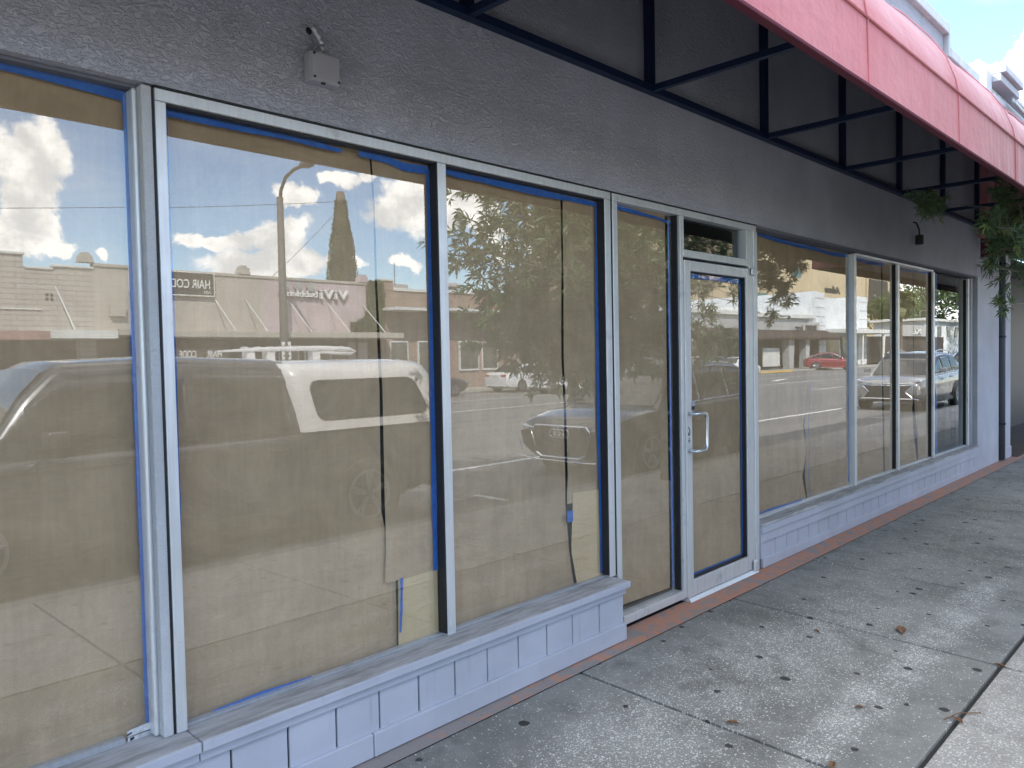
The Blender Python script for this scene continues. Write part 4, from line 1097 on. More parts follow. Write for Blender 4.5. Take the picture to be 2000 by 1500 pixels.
for s in (-1, 1):
    MB().prism([(s*0.50,0.80),(s*0.86,0.86),(s*0.84,0.93),(s*0.56,0.86)], 'x', gx-0.30, gx-0.030).build('headlight', HLT, Wc, bevel=0.012)
    MB().prism([(s*0.60,0.70),(s*0.84,0.74),(s*0.86,0.50),(s*0.74,0.42)], 'x', gx-0.20, gx-0.025).build('lamp_cluster', HLT, Wc, bevel=0.012)
    MB().box(-2.225, -2.15, min(s*0.5, s*0.8), max(s*0.5, s*0.8), 1.1, 1.14).build('light_bar', TLT, Wc)

# ---- more cars along the kerb -------------------------------------------
s2 = dict(ws_); s2.update(paint=P_white, nolamp=False, handle_mat=P_white, plain_grille=True)
sc_ = car('white_car', 'white car parked behind the silver sport utility car', 'car', KERB_CARS, (33.2, -4.9, ROAD), PI, s2)
c2 = copy_tree(sc_); c2.location = (46.0, -5.0, ROAD); c2['label'] = 'white car farthest up the near kerb'

# ---- saloons across the street -------------------------------------------
sed = dict(L=4.75, W=1.83, H=1.44, paint=P_white, belt=0.95, r=0.33, axles=(-1.38, 1.40), clad=False, clear=0.20,
           top=[(-2.38,0.86),(-2.28,1.00),(-1.6,1.02),(-1.2,0.98),(0.7,0.92),(1.15,0.91),(1.8,0.83),(2.2,0.74),(2.38,0.60)],
           cab=(-1.85,-0.95,0.05,1.15), side=[(-1.30,-0.45),(-0.38,0.72)], handles=(-0.75, 0.15))
FAR = 'white saloons across the street'
s1 = car('white_saloon', 'white saloon at the far kerb seen from its tail', 'car', FAR, (29.3, -25.0, ROAD), 0.0, sed)
c3 = copy_tree(s1); c3.location = (28.9, -21.4, ROAD); c3['label'] = 'white saloon in the middle lane with orange tail lamps'
c4 = copy_tree(s1); c4.location = (52.0, -24.9, ROAD); c4['label'] = 'white saloon half hidden by the door frame reflection'
sd = dict(sed); sd.update(paint=P_dark)
car('dark_saloon', 'black saloon at the far kerb before the brown shop', 'car', None, (22.0, -25.0, ROAD), 0.0, sd)
rs = dict(suv); rs.update(paint=P_red, plain_grille=True, rails=False, H=1.60, clad=False, handle_mat=P_red, cab=(-2.15,-1.0,0.1,1.15))
car('red_crossover', 'dark red crossover car driving before the black awning across the street', 'car', None, (72.5, -26.2, ROAD+0.02), 1.05, rs)

# ---- pickup with white canopy -------------------------------------------
tk = dict(L=5.8, W=1.94, H=1.84, paint=P_truck, belt=1.12, r=0.39, axles=(-1.75, 1.72), clear=0.30, clad=True,
          top=[(-2.9,1.04),(-2.8,1.08),(-1.05,1.09),(0.9,1.08),(1.55,1.07),(2.2,1.02),(2.7,0.95),(2.9,0.80)],
          cab=(-1.10,-1.00,1.05,1.62), tumble=0.15, side=[(-0.92,-0.02),(0.06,1.30)], handles=(-0.75, 0.25), rails=False)
K = car('pickup_truck', 'dark pickup truck with white bed canopy parked beside the kerb', 'truck', KERB_CARS, (2.86, -4.98, ROAD), PI, tk)
# canopy shell (front at x=-1.03, rear at x=-2.84 in the truck's own space)
hw = 0.95
def tsec(x):
    k = (x+2.86)/1.83
    lean = 0.0
    return [(hw, 1.085), (hw-0.01, 1.30), (hw-0.055, 1.62), (hw-0.10, 1.715), (hw-0.20, 1.765), (0.4, 1.795), (0, 1.80)]
tp = MB(); ring = []
for i in range(13):
    v = i/12
    s = tsec(0)
    row = []
    for (y, z) in s:
        h = (z-1.085)/0.715
        xa = -1.03+0.17*h**1.3; xb = -2.84+0.30*h**1.6
        row.append((xa+(xb-xa)*v, y, z))
    ring.append([(x, -y, z) for x, y, z in row]+[(x, y, z) for x, y, z in row[::-1][1:]])
n = len(ring[0]); vs = [p for r in ring for p in r]
fs = [(i*n+k, i*n+k+1, (i+1)*n+k+1, (i+1)*n+k) for i in range(12) for k in range(n-1)]+[tuple(range(n)), tuple(12*n+k for k in range(n-1, -1, -1))]
tp.add(vs, fs)
TP = tp.build('canopy', P_white, K, smooth=True)
def rr_rect(x0, x1, x2_, x3, z0, z1, r, n=7):
    """rounded quad: bottom x0..x1, top x3..x2_"""
    C = [(x0,z0),(x1,z0),(x2_,z1),(x3,z1)]; out = []
    for i in range(4):
        p = Vector(C[i]); a = (Vector(C[i-1])-p).normalized(); b = (Vector(C[(i+1) % 4])-p).normalized()
        for k in range(n):
            t = k/(n-1); out.append(tuple(p + a*r*(1-t)**2 + b*r*t**2))
    return out
for s in (-1, 1):
    wn = MB()
    poly = rr_rect(-2.60, -1.20, -1.12, -2.42, 1.20, 1.585, 0.11)
    P2 = [(x, s*(hw-0.01-0.055*max(0, (z-1.30)/0.32)+0.012), z) for x, z in poly]
    wn.add(P2, [tuple(range(len(P2)))])
    wn.build('side_window', CG, TP, solid=0.01)
    MB().tube(P2+[P2[0]], 0.010, 6).build('window_seal', BLK, TP)
rk = MB()
for s in (0.62, 0.74):
    rk.tube([(-0.95,s,1.915),(-1.4,s,1.935),(-2.2,s,1.945),(-2.62,s,1.925),(-2.70,s,1.90),(-2.64,s,1.875),(-2.2,s,1.90)], [0.010,0.024,0.030,0.030,0.026,0.024,0.014], 8)
for i in range(9): rk.tube([(-1.25-0.16*i,0.62,1.95),(-1.25-0.16*i,0.74,1.95)], 0.020, 6)
for x in (-1.3, -1.55, -2.15): rk.box(x-0.05, x+0.05, 0.62, 0.74, 1.76, 1.915)
rk.build('roof_rack', P_white, K)
dl = MB()
for s in (-1, 1):
    dl.tube([(-2.85,s*0.974,0.93),(1.6,s*0.975,0.97),(2.7,s*0.93,0.90)], 0.007, 5)
    for x in (-0.98, 0.02, 1.25): dl.tube([(x,s*0.973,0.45),(x,s*0.974,1.05)], 0.004, 4)
dl.build('panel_line', BLK, K)
# ================================================================ far side of the street
def W_(name, col, **k): return simple(name, col, 0.9, var=k.get('var', 0.12), scale=k.get('scale', 0.9), bump=0.2)
C_brick = None
def siding():
    g = G('white_painted_brick'); v = g.co()
    b = g.n('TexBrick', 0, {'offset': 0.5}, Vector=g.co(rot=(PI/2, 0, 0)), Color1=(0.50,0.46,0.41,1), Color2=(0.44,0.40,0.36,1), Mortar=(0.30,0.27,0.24,1), Scale=1.0, Mortar_Size=0.02, Brick_Width=1.3, Row_Height=0.19)
    n = g.noise(v, 1.2, 5, 0.6)
    return g.pbr(Base_Color=g.mix(g.mr(n, 0.35, 0.7, 0, 0.3), b, (0.36, 0.32, 0.27)), Roughness=0.9)
C_brick = siding()
C_beige = W_('beige_stucco', (0.46, 0.42, 0.36)); C_pink = W_('pink_stucco', (0.52, 0.42, 0.42)); C_brown = W_('brown_stucco', (0.30, 0.22, 0.17))
C_cream = W_('cream_stucco', (0.62, 0.50, 0.32), scale=0.15); C_white = W_('white_stucco', (0.72, 0.74, 0.74)); C_dark = W_('dark_shopfront', (0.07, 0.055, 0.045))
C_darkred = W_('rust_panel', (0.34, 0.20, 0.17)); C_grey = W_('grey_band', (0.42, 0.42, 0.41)); C_trim = W_('white_trim', (0.66, 0.66, 0.62))
C_sign = W_('dark_sign', (0.075, 0.07, 0.06)); C_letter = W_('white_letter', (0.80, 0.79, 0.75), var=0.03); C_red = W_('red_letter', (0.55, 0.09, 0.07)); C_blackaw = W_('black_awning', (0.05, 0.035, 0.03))
C_shop = simple('shop_window_glass', (0.05, 0.055, 0.055), 0.06, spec=0.8, var=0.0); C_teal = simple('teal_window', (0.10, 0.22, 0.22), 0.1, var=0.0)
FY = -29.0

# ---- painted brick shop -----------------------------------------------------
b1 = empty('brick_shop', (2, FY, 0), 'white painted brick shop with notched parapet across the street', 'shop', 'shops across the street')
w = MB(); w.box(-14, 7.4, -40, FY, -0.1, 5.58); w.box(7.4001, 8.4, -40, FY-0.002, -0.1, 5.10); w.box(8.4001, 9.69, -40, FY, -0.1, 5.22)
w.build('wall', C_brick, b1)
t = MB(); t.box(-14, 7.45, FY-0.3, FY+0.06, 5.581, 5.68); t.box(7.451, 8.35, FY-0.3, FY+0.055, 5.101, 5.19); t.box(8.30, 9.72, FY-0.3, FY+0.06, 5.221, 5.31)
t.build('coping', C_trim, b1, bevel=0.02)
v = MB()
for i in (0, 1):
    for j in (0, 1): v.box(8.07+i*0.16, 8.16+i*0.16, FY+0.001, FY+0.02, 3.98+j*0.16, 4.08+j*0.16)
v.build('vent', C_dark, b1)
MB().box(-14, 7.9, FY+0.001, FY+0.05, 3.62, 3.67).build('string_course', C_trim, b1)
MB().box(-14, 7.78, FY+0.001, FY+1.5, 2.50, 2.80).build('awning_slab', C_darkred, b1); MB().box(7.79, 10.0, FY+0.001, FY+1.55, 2.55, 2.84).build('awning_slab', C_trim, b1)
MB().box(-14, 9.69, FY+0.001, FY+0.03, 0.0, 2.49).build('shopfront', C_dark, b1)
pl_ = MB(); pl_.box(9.0, 9.68, FY+0.031, FY+0.10, 0, 2.54); pl_.box(4.5, 4.9, FY+0.031, FY+0.10, 0, 2.49); pl_.build('pilaster', C_brick, b1)
ro = MB()
for x in (4.0, 8.4): ro.tube([(x,FY+0.02,4.5),(x+0.2,FY+1.45,2.84)], 0.025, 6)
ro.build('tie_rod', C_trim, b1)
finish_world(b1)

# ---- salon / tea shop row -----------------------------------------------------
b2 = empty('salon_row', (16, FY, 0), 'long low beige and pink stucco row with flat canopy across the street', 'shop', 'shops across the street')
MB().box(9.6905, 16.6, -40, FY, -0.1, 5.33).build('wall', C_beige, b2); MB().box(16.601, 22.10, -40, FY, -0.1, 5.33).build('wall', C_pink, b2)
MB().box(9.69, 22.15, FY-0.3, FY+0.06, 5.331, 5.46).build('coping', C_beige, b2, bevel=0.02)
for x in (9.45, 15.75, 21.95):
    o_ = MB(); o_.prism([(x-0.28,5.465),(x+0.28,5.465),(x+0.20,5.74),(x+0.13,5.76),(x+0.12,5.84),(x-0.12,5.84),(x-0.13,5.76),(x-0.20,5.74)], 'y', FY-0.3, FY+0.10)
    o_.build('parapet_ornament', C_beige if x < 16 else C_pink, b2)
MB().box(10.01, 23.1, FY+0.001, FY+1.7, 2.66, 2.92).build('canopy', C_beige, b2, bevel=0.02)
ro = MB()
for x in (11.6, 14.4, 15.8, 17.9, 19.9, 21.9): ro.tube([(x,FY+0.02,4.35),(x+0.15,FY+1.6,2.93)], 0.022, 6)
ro.build('tie_rod', C_trim, b2)
MB().box(9.70, 22.09, FY+0.001, FY+0.03, 0.0, 2.655).build('shopfront', C_dark, b2)
wd = MB()
for a, b in ((10.2,12.3),(12.6,14.9),(17.3,18.2),(18.6,19.9),(20.0,20.9)): wd.box(a, b, FY+0.031, FY+0.05, 0.5, 2.2)
wd.build('shop_window', C_shop, b2)
fr = MB()
for x in (17.25, 18.22, 18.55, 19.92): fr.box(x, x+0.06, FY+0.031, FY+0.09, 0.05, 2.3)
fr.box(17.25, 19.98, FY+0.031, FY+0.09, 2.301, 2.36); fr.build('window_frame', C_trim, b2)
MB().box(20.95, 21.35, FY+0.031, FY+0.10, 0.1, 2.5).build('poster', C_pink, b2); MB().box(21.5, 22.05, FY+0.031, FY+0.10, 0.1, 2.5).build('poster', C_pink, b2)
MB().box(10.2, 10.75, FY+0.001, FY+0.22, 3.45, 3.90).build('wall_box', C_beige, b2)
finish_world(b2)
sg = MB().box(11.0, 14.32, FY+0.002, FY+0.16, 4.46, 5.36).build('salon_sign', C_sign); props(sg, 'dark board sign reading HAIR CODE SALON on the beige wall', 'sign')
tx = MB(); wall_text(tx, 'HAIR CODE SALON', 14.18, FY+0.175, 4.74, 0.50, 0.012, 3.05); wall_text(tx, '3352', 14.18, FY+0.175, 4.53, 0.15, 0.01); wall_text(tx, '3352', 11.55, FY+0.175, 4.53, 0.15, 0.01); tx.build('lettering', C_letter, sg)
t = MB(); t.box(10.95, 14.37, FY+0.002, FY+0.17, 5.361, 5.41); t.box(10.95, 14.37, FY+0.002, FY+0.17, 4.41, 4.459); t.box(10.95, 10.999, FY+0.002, FY+0.17, 4.46, 5.36); t.box(14.321, 14.37, FY+0.002, FY+0.17, 4.46, 5.36); t.build('sign_frame', C_trim, sg)
hb = MB().box(11.9, 14.05, FY+1.60, FY+1.63, 1.78, 2.20).build('added_letter_board', C_dark); props(hb, 'added dark board bringing the white HAIR CODE window letters into the sun', 'sign')  # board added so the window letters hang out in the sun
tx = MB(); wall_text(tx, 'HAIR', 13.90, FY+1.64, 1.86, 0.38, 0.006, 0.63); wall_text(tx, 'CODE', 12.86, FY+1.64, 1.86, 0.38, 0.006, 0.68); tx.build('lettering', C_letter, hb)
hk = MB()
for x in (12.1, 13.9): hk.tube([(x,FY+1.615,2.20),(x,FY+1.615,2.665)], 0.012, 5)
hk.each('added_hanger', C_dark, hb)
tx = MB()
tx2 = MB(); wall_text(tx2, 'ViVi', 20.95, FY+0.16, 4.56, 0.62, 0.08, 1.55); wall_text(tx2, 'bubbletea', 19.3, FY+0.14, 4.60, 0.40, 0.06, 1.95)
VV = tx2.build('tea_shop_sign', C_letter); props(VV, 'raised letters ViVi bubbletea on the pink wall', 'sign')
ic = MB()
for x in (18.95, 18.3, 17.65):
    ic.lathe([(0.20,0),(0.20,0.08)], (x,FY+0.06,5.08), 'y', 18)
    ic.lathe([(0.13,0.081),(0.13,0.10)], (x+0.03,FY+0.06,5.08), 'y', 5)
ic.build('round_badge', C_grey, VV)
bk_ = MB(); wall_text(bk_, 'ViVi', 20.97, FY+0.05, 4.545, 0.64, 0.03, 1.6); wall_text(bk_, 'bubbletea', 19.33, FY+0.05, 4.585, 0.42, 0.03, 2.0); bk_.build('letter_shadow_outline', C_sign, VV)  # dark letter copies put the letters' shadow and outline into the sign

# ---- brown shop -----------------------------------------------------------------
b3 = empty('brown_shop', (30, FY, 0), 'brown shop with white framed windows and thin white canopy', 'shop', 'shops across the street')
w = MB(); w.box(23.0, 38, -40, FY, -0.1, 5.15); w.box(22.9, 23.75, -40.2, FY+0.03, 5.1501, 5.62)
w.build('wall', C_brown, b3)
t = MB(); t.box(23.76, 38, FY-0.3, FY+0.08, 5.151, 5.30); t.box(22.85, 23.80, FY-0.3, FY+0.09, 5.621, 5.70); t.build('coping', C_trim, b3)
MB().box(22.9, 35.5, FY+0.001, FY+1.3, 4.08, 4.22).build('canopy', C_trim, b3)
for a, b, z0, z1 in ((23.5,24.5,1.1,2.5), (25.3,26.4,1.05,2.5), (28.1,29.4,0.98,2.45), (29.8,30.9,0.98,2.42)):
    f_ = MB(); f_.box(a-0.08, b+0.08, FY+0.001, FY+0.10, z0-0.10, z1+0.08); F_ = f_.build('window_frame', C_trim, b3)
    MB().box(a, b, FY+0.101, FY+0.115, z0, z1).build('window_pane', C_shop, F_)
pn_ = MB()
for k in range(7): pn_.box(23.2+k*2.1, 23.45+k*2.1, FY+0.001, FY+0.04, 0, 4.05)
pn_.build('rust_pier', C_darkred, b3)
v = MB(); v.lathe([(0.30,0),(0.30,0.30),(0.55,0.34),(0.50,0.48),(0.2,0.60)], (29.0,-30.5,5.3), 'z', 18); v.build('roof_vent', C_grey, b3)
MB().box(24.2, 26.3, -33, -31, 5.16, 5.75).build('roof_unit', C_grey, b3)
MB().tube([(25.4,-31,5.7),(25.4,-31,6.9)], 0.02, 6).build('mast', C_dark, b3)
finish_world(b3)
tx = MB(); wall_text(tx, 'B.B.Q', 31.9, FY+0.06, 4.42, 0.72, 0.04, 2.1); o_ = tx.build('red_letters', C_red); props(o_, 'red wall letters on the brown shop beside the tree', 'sign')

# ---- restaurant, deco building, tall cream building -----------------------------
b4 = empty('corner_restaurant', (75, -31, 0), 'low grey restaurant with long black awning across the street', 'restaurant', 'shops across the street')
MB().box(56, 81.5, -40, -31, -0.1, 4.55).build('wall', C_grey, b4)
MB().prism([(-31,3.75),(-29.2,2.95),(-29.2,2.75),(-31,2.75)], 'x', 56, 83.0).build('awning', C_blackaw, b4)
MB().box(56, 81.4, -30.999, -30.97, 0, 2.74).build('shopfront', C_dark, b4)
cl = MB()
for x in (62.5, 71.6, 75.2): cl.box(x, x+0.9, -30.4, -29.7, -0.1, 2.74)
cl.build('column', C_grey, b4)
MB().box(72.9, 74.6, -30.969, -30.92, 0, 2.5).build('door', C_darkred, b4)
MB().box(67.2, 70.6, -30.3, -30.2, 0.2, 1.95).build('poster', C_trim, b4)
tx = MB(); wall_text(tx, 'icc', 77.4, -30.95, 3.72, 0.85, 0.03, 1.9); wall_text(tx, 'BBIIE', 80.6, -30.95, 3.75, 0.75, 0.03, 2.6); tx.build('lettering', C_sign, b4)
finish_world(b4)
b5 = empty('white_deco_building', (85, -32, 0), 'white stepped art deco building with banded corner pylons', 'building', 'shops across the street')
w = MB(); w.box(56, 72.4, -52, -32, -0.1, 5.7); w.box(72.401, 80, -52, -31.9, -0.1, 6.2); w.box(80.001, 95, -52, -31.5, -0.1, 7.5); w.box(80.6, 83.4, -51, -31.1, -0.1, 7.9); w.box(93.2, 95.6, -51, -31.1, -0.1, 7.9)
w.build('wall', C_white, b5)
MB().box(56, 81, -33, -31.2, 5.0, 5.35).build('cornice', C_trim, b5)
gv = MB()
for z in (1.2,2.2,3.2,4.2,5.2,6.2,7.2):
    for a, b in ((80.59, 83.41), (93.19, 95.61)): gv.box(a, b, -31.099, -31.085, z, z+0.09)
gv.build('band', C_grey, b5)
MB().box(83.5, 99, -31.5, -28.6, 3.55, 3.95).build('canopy', C_trim, b5)
wd = MB(); wd.box(84.2, 87.8, -31.49, -31.4, 0.8, 3.2); wd.box(88.6, 92.8, -31.49, -31.4, 0.8, 3.2); wd.build('shop_window', C_shop, b5)
ps_ = MB(); ps_.tube([(95,-28.9,0),(95,-28.9,3.54)], 0.18, 10); ps_.tube([(88.2,-28.9,0),(88.2,-28.9,3.54)], 0.10, 10); ps_.build('canopy_post', C_trim, b5)
st_ = MB(); wall_text(st_, 'Adlman', 88.0, -31.2, 7.95, 1.2, 0.05, 4.2, shear=0.3); st_.build('script_sign', C_sign, b5)
finish_world(b5)
b6 = empty('cream_tower', (150, -60, 0), 'tall plain cream building rising behind the white one', 'building')
MB().box(100, 176, -90, -60, 0, 30).build('wall', C_cream, b6); MB().box(177, 200, -88, -60, 0, 26).build('wall', C_cream, b6); MB().box(176.001, 176.9, -88, -60.5, 0, 28).build('wall_return', C_grey, b6)
for a, b, z0, z1 in ((138.5,142.5,15.6,17.6), (125.6,129.2,10.2,12.0), (136.0,138.0,10.3,11.6), (152,155,19,21)):
    MB().box(a, b, -59.999, -59.9, z0, z1).build('window', C_teal, b6)
MB().box(178, 190, -59.999, -59.8, 10, 17.5).build('glazed_bay', C_sign, b6)
finish_world(b6)
b7 = empty('far_cottage', (140, -36, 0), 'small white two storey house far down the street', 'house')
MB().box(135, 158, -44, -36, 0, 6.2).build('wall', C_white, b7); MB().box(134, 159, -44.5, -35.4, 6.2, 6.6).build('roof', C_trim, b7)
wd = MB()
for x in (137, 142, 147, 152): wd.box(x, x+2, -35.999, -35.9, 3.6, 5.4)
wd.build('window', C_shop, b7); finish_world(b7)
b8 = empty('grey_shop', (118, -33, 0), 'dark shop with pale lettering on its grey fascia', 'shop', 'shops across the street')
MB().box(101, 134, -40, -33, 0, 3.4).build('wall', C_dark, b8); MB().box(112, 128, -32.999, -32.6, 3.401, 5.0).build('fascia', C_grey, b8)
tx = MB(); wall_text(tx, 'XE', 121, -32.55, 3.7, 1.1, 0.03, 4.0); tx.build('lettering', C_letter, b8); finish_world(b8)

# ---- lamp, vine column, wires -----------------------------------------------------
C_lamp = simple('weathered_lamp_metal', (0.12, 0.11, 0.10), 0.6)
LP = empty('street_lamp', (15.7, -25.6, -0.07), 'grey street lamp with curved arm across the street', 'street lamp')
MB().tube([(15.7,-25.6,-0.07),(15.7,-25.6,3),(15.7,-25.6,8.25)], [0.19,0.17,0.13], 14).build('pole', C_lamp, LP, smooth=True)
MB().tube([(15.7,-25.6,8.0),(15.7,-25.5,8.5),(15.7,-25.1,8.95),(15.7,-24.4,9.15),(15.7,-23.9,9.15)], 0.07, 10).build('arm', C_lamp, LP, smooth=True)
hd = MB(); hd.grid(lambda u, v: (15.7+0.24*math.sin(PI*u)**0.6*math.cos(2*PI*v), -23.95+u*0.95, 9.17-0.04*u+0.13*math.sin(PI*u)**0.6*math.sin(2*PI*v)), 12, 12)
hd.build('lamp_head', C_lamp, LP, smooth=True)
finish_world(LP)
sn = MB().box(15.50, 15.90, -25.46, -25.44, 1.70, 2.42).build('parking_sign', C_letter); props(sn, 'small white parking sign fixed to the street lamp pole', 'sign')
sx = MB()
for z in (1.82, 2.0, 2.2): sx.box(15.56, 15.84, -25.4399, -25.435, z, z+0.07)
sx.build('print', C_sign, sn)
V = empty('vine_column', (22.2, -30.6, 0), 'tall trunk wrapped in vines behind the pink wall', 'tree')
MB().tube([(22.2,-31,0),(22.1,-31,5),(22.1,-31,9.9),(22.1,-31,10.25)], [0.70,0.66,0.25,0.20], 14).build('trunk', M['bark'], V, smooth=True)
rr = random.Random(9); iv = MB()
for k in range(6500):
    z = 0.5+9.3*rr.random()**0.9; R = interp([(0,0.80),(5,0.78),(7.5,0.52),(9,0.30),(10.2,0.22)], z)
    a = rr.uniform(0, 2*PI); R *= rr.uniform(0.85, 1.22)
    leafquad(iv, (22.1+R*math.cos(a), -31+R*math.sin(a), z), rr, 0.16)
iv.build('vine', M['ivy'], V, fix=False); finish_world(V)
iv = MB()
for k in range(5000):
    x = rr.uniform(21.1, 23.05); z = rr.uniform(2.95, 5.55)
    if x < 22.1 and z > 3.6+0.6*noise.noise((x*2, 1, 1))+max(0, (x-21.6))*0.9: continue
    leafquad(iv, (x, FY+0.05+rr.uniform(0, 0.25), z), rr, 0.16)
o_ = iv.build('wall_ivy', M['ivy'], None, fix=False); props(o_, 'ivy filling the gap between the pink and brown shops', 'ivy')
wi = MB()
def wire(mb, a, b, sag_, r=0.012, n=24):
    a, b = Vector(a), Vector(b); mb.tube([a.lerp(b, i/n)-Vector((0,0,sag_*4*(i/n)*(1-i/n))) for i in range(n+1)], r, 5)
wire(wi, (22.0,-31,9.75), (-30,-31.5,5.4), 1.2)
o_ = wi.build('upper_cable', M['black']); props(o_, 'cable sagging from the vine column towards the brick shop', 'cable')
wi = MB(); wire(wi, (22.0,-31,9.4), (17.0,-29.5,5.2), 0.1); o_ = wi.build('lower_cable', M['black']); props(o_, 'steep cable running from the vine column down to the pink parapet', 'cable')

# ---- trees down the street --------------------------------------------------------
def tree(name, label, x, y, h, rad, seed, n=2600, s=0.55, trunk=0.35, mat='leaf_far'):
    rr = random.Random(seed)
    t = empty(name, (x, y, 0), label, 'tree', 'trees down the street')
    tk_ = MB(); tk_.tube([(0,0,-0.2),(0.1,0,h*0.3),(0.0,0.1,h*0.6)], [trunk, trunk*0.75, trunk*0.3], 8)
    cl_ = []
    for k in range(14):
        a = rr.uniform(0, 2*PI); r_ = rad*rr.uniform(0.1, 0.75); z = h*rr.uniform(0.42, 0.9)
        c = Vector((r_*math.cos(a), r_*math.sin(a), z)); cl_.append((c, rad*rr.uniform(0.28, 0.5)))
        tk_.tube([(0,0,h*0.3), c*0.5+Vector((0,0,h*0.22)), c], [trunk*0.4, trunk*0.25, 0.04], 5)
    tk_.build('trunk', M['bark'], t)
    c_ = MB()
    for k in range(n):
        c, R = rr.choice(cl_)
        d = Vector((rr.gauss(0,1), rr.gauss(0,1), rr.gauss(0,0.8))).normalized()*R*rr.random()**0.35
        leafquad(c_, c+d, rr, s)
    c_.build('crown', M[mat], t, fix=False)
    return t
tree('leafy_tree', 'broad tree behind the white house far down the street', 196, -56, 17, 11, 1, s=1.0)
tree('leafy_tree', 'lower round tree right behind the grey shop', 160, -48, 13, 8, 2, s=0.8)
tree('leafy_tree', 'tallest dark tree at the end of the street', 190, -40, 20, 12, 3, s=1.1)
tree('leafy_tree', 'tree hanging over the road beyond the parked cars', 112, -20, 13, 8, 4, s=0.8)
tree('leafy_tree', 'tree on the near verge far beyond the parked white cars', 92, -9, 10, 6, 5, s=0.6)
tree('leafy_tree', 'distant tree closing the view along the road', 230, -22, 18, 13, 6, s=1.2)
tree('leafy_tree', 'bushy tree at the road edge by the grey shop', 150, -26, 14, 9, 8, s=0.9)
pm_ = empty('palm_tree', (101, -29, 0), 'shaggy palm beside the white deco building', 'tree', 'trees down the street')
MB().tube([(0,0,-0.2),(0.1,0,3),(0,0,7.5)], [0.28,0.22,0.2], 8).build('trunk', M['bark'], pm_)
pf_ = MB(); rr = random.Random(4)
for k in range(70):
    a = rr.uniform(0, 2*PI); e = rr.uniform(-1.1, 0.9); L = rr.uniform(1.6, 2.6)
    p0 = Vector((0,0,7.6)); prev = None
    pts = []
    for i in range(6):
        t_ = i/5; ee = e-1.3*t_*t_
        p0 = p0+Vector((math.cos(a)*math.cos(ee), math.sin(a)*math.cos(ee), math.sin(ee)))*L/5; pts.append(p0.copy())
    sd_ = Vector((-math.sin(a), math.cos(a), 0))
    for i in range(5):
        w0 = 0.38*math.sin(PI*(i/5*0.9+0.1)); w1 = 0.38*math.sin(PI*((i+1)/5*0.9+0.1))
        pf_.add([pts[i]-sd_*w0, pts[i]+sd_*w0, pts[i+1]+sd_*w1, pts[i+1]-sd_*w1], [(0,1,2,3)])
pf_.build('crown', M['leaf_palm'], pm_, fix=False)
# low building masses closing the street
for i, (x0, x1, y0, y1, h, nm) in enumerate(((200, 240, -45, -30, 7, 'plain white block at the far end of the street'),)):
    o_ = empty('far_block', (x0, y0, 0), nm, 'building'); MB().box(x0, x1, y0, y1, 0, h).build('wall', C_white, o_)
    q_ = MB()
    for x in range(int(x0)+3, int(x1)-3, 6): q_.box(x, x+2.5, y1+0.001, y1+0.06, 2, 4.5)
    q_.build('window', C_shop, o_); finish_world(o_)

# ================================================================ sky, sun, camera
SUN = Vector((-0.38, 0.60, 0.72)).normalized()
el = math.asin(SUN.z); az = math.atan2(SUN.x, SUN.y)
wd_ = bpy.data.worlds.new('World'); S.world = wd_; wd_.use_nodes = True
nt = wd_.node_tree; nt.nodes.clear()
def wn(typ, out=0, attrs=None, **kw):
    nd = nt.nodes.new('ShaderNode'+typ)
    for k, v in (attrs or {}).items(): setattr(nd, k, v)
    for k, v in kw.items():
        key = int(k[1:]) if k[0] == 'i' and k[1:].isdigit() else k.replace('_', ' ')
        s = nd.inputs[key]
        if hasattr(v, 'is_linked'): nt.links.new(v, s)
        else:
            if s.type == 'RGBA' and len(v) == 3: v = (*v, 1)
            s.default_value = v
    return nd.outputs[out]
sky = wn('TexSky', 0, dict(sky_type='NISHITA', sun_disc=False, sun_elevation=el, sun_rotation=az, altitude=10, air_density=1.0, dust_density=0.15, ozone_density=3.0))
d = wn('TexCoord', 0)
dx = wn('SeparateXYZ', 0, Vector=d); dy = wn('SeparateXYZ', 1, Vector=d); dz = wn('SeparateXYZ', 2, Vector=d)
azn = wn('Math', 0, dict(operation='ARCTAN2'), i0=dx, i1=dy)
eln = wn('Math', 0, dict(operation='ARCSINE'), i0=dz)
warp = wn('TexNoise', 1, None, Vector=d, Scale=9.0, Detail=6.0, Roughness=0.62)
AE = wn('CombineXYZ', 0, None, X=azn, Y=eln, Z=0.0)
wv = wn('VectorMath', 0, dict(operation='MULTIPLY_ADD'), i0=wn('VectorMath', 0, dict(operation='SUBTRACT'), i0=warp, i1=(0.5,0.5,0.5)), i1=(0.16,0.11,0.0), i2=AE)
CL = [(2.91, 0.23, 0.052, 0.04), (2.91, 0.165, 0.04, 0.06), (2.932, 0.137, 0.056, 0.033), (2.615, 0.206, 0.043, 0.017), (2.641, 0.159, 0.055, 0.026), (2.713, 0.151, 0.046, 0.015), (2.63, 0.122, 0.092, 0.028), (2.473, 0.25, 0.072, 0.031), (2.462, 0.197, 0.072, 0.044), (2.389, 0.184, 0.047, 0.035), (2.564, 0.232, 0.044, 0.013), (2.477, 0.123, 0.021, 0.014), (2.35, 0.151, 0.027, 0.016), (2.827, 0.131, 0.01, 0.01), (2.29, 0.169, 0.04, 0.032), (2.548, 0.12, 0.038, 0.019), (2.89, 0.134, 0.029, 0.017), (1.39, 0.311, 0.043, 0.037), (1.352, 0.304, 0.024, 0.015), (1.421, 0.275, 0.052, 0.044), (1.869, 0.055, 0.1, 0.05)]
acc = None
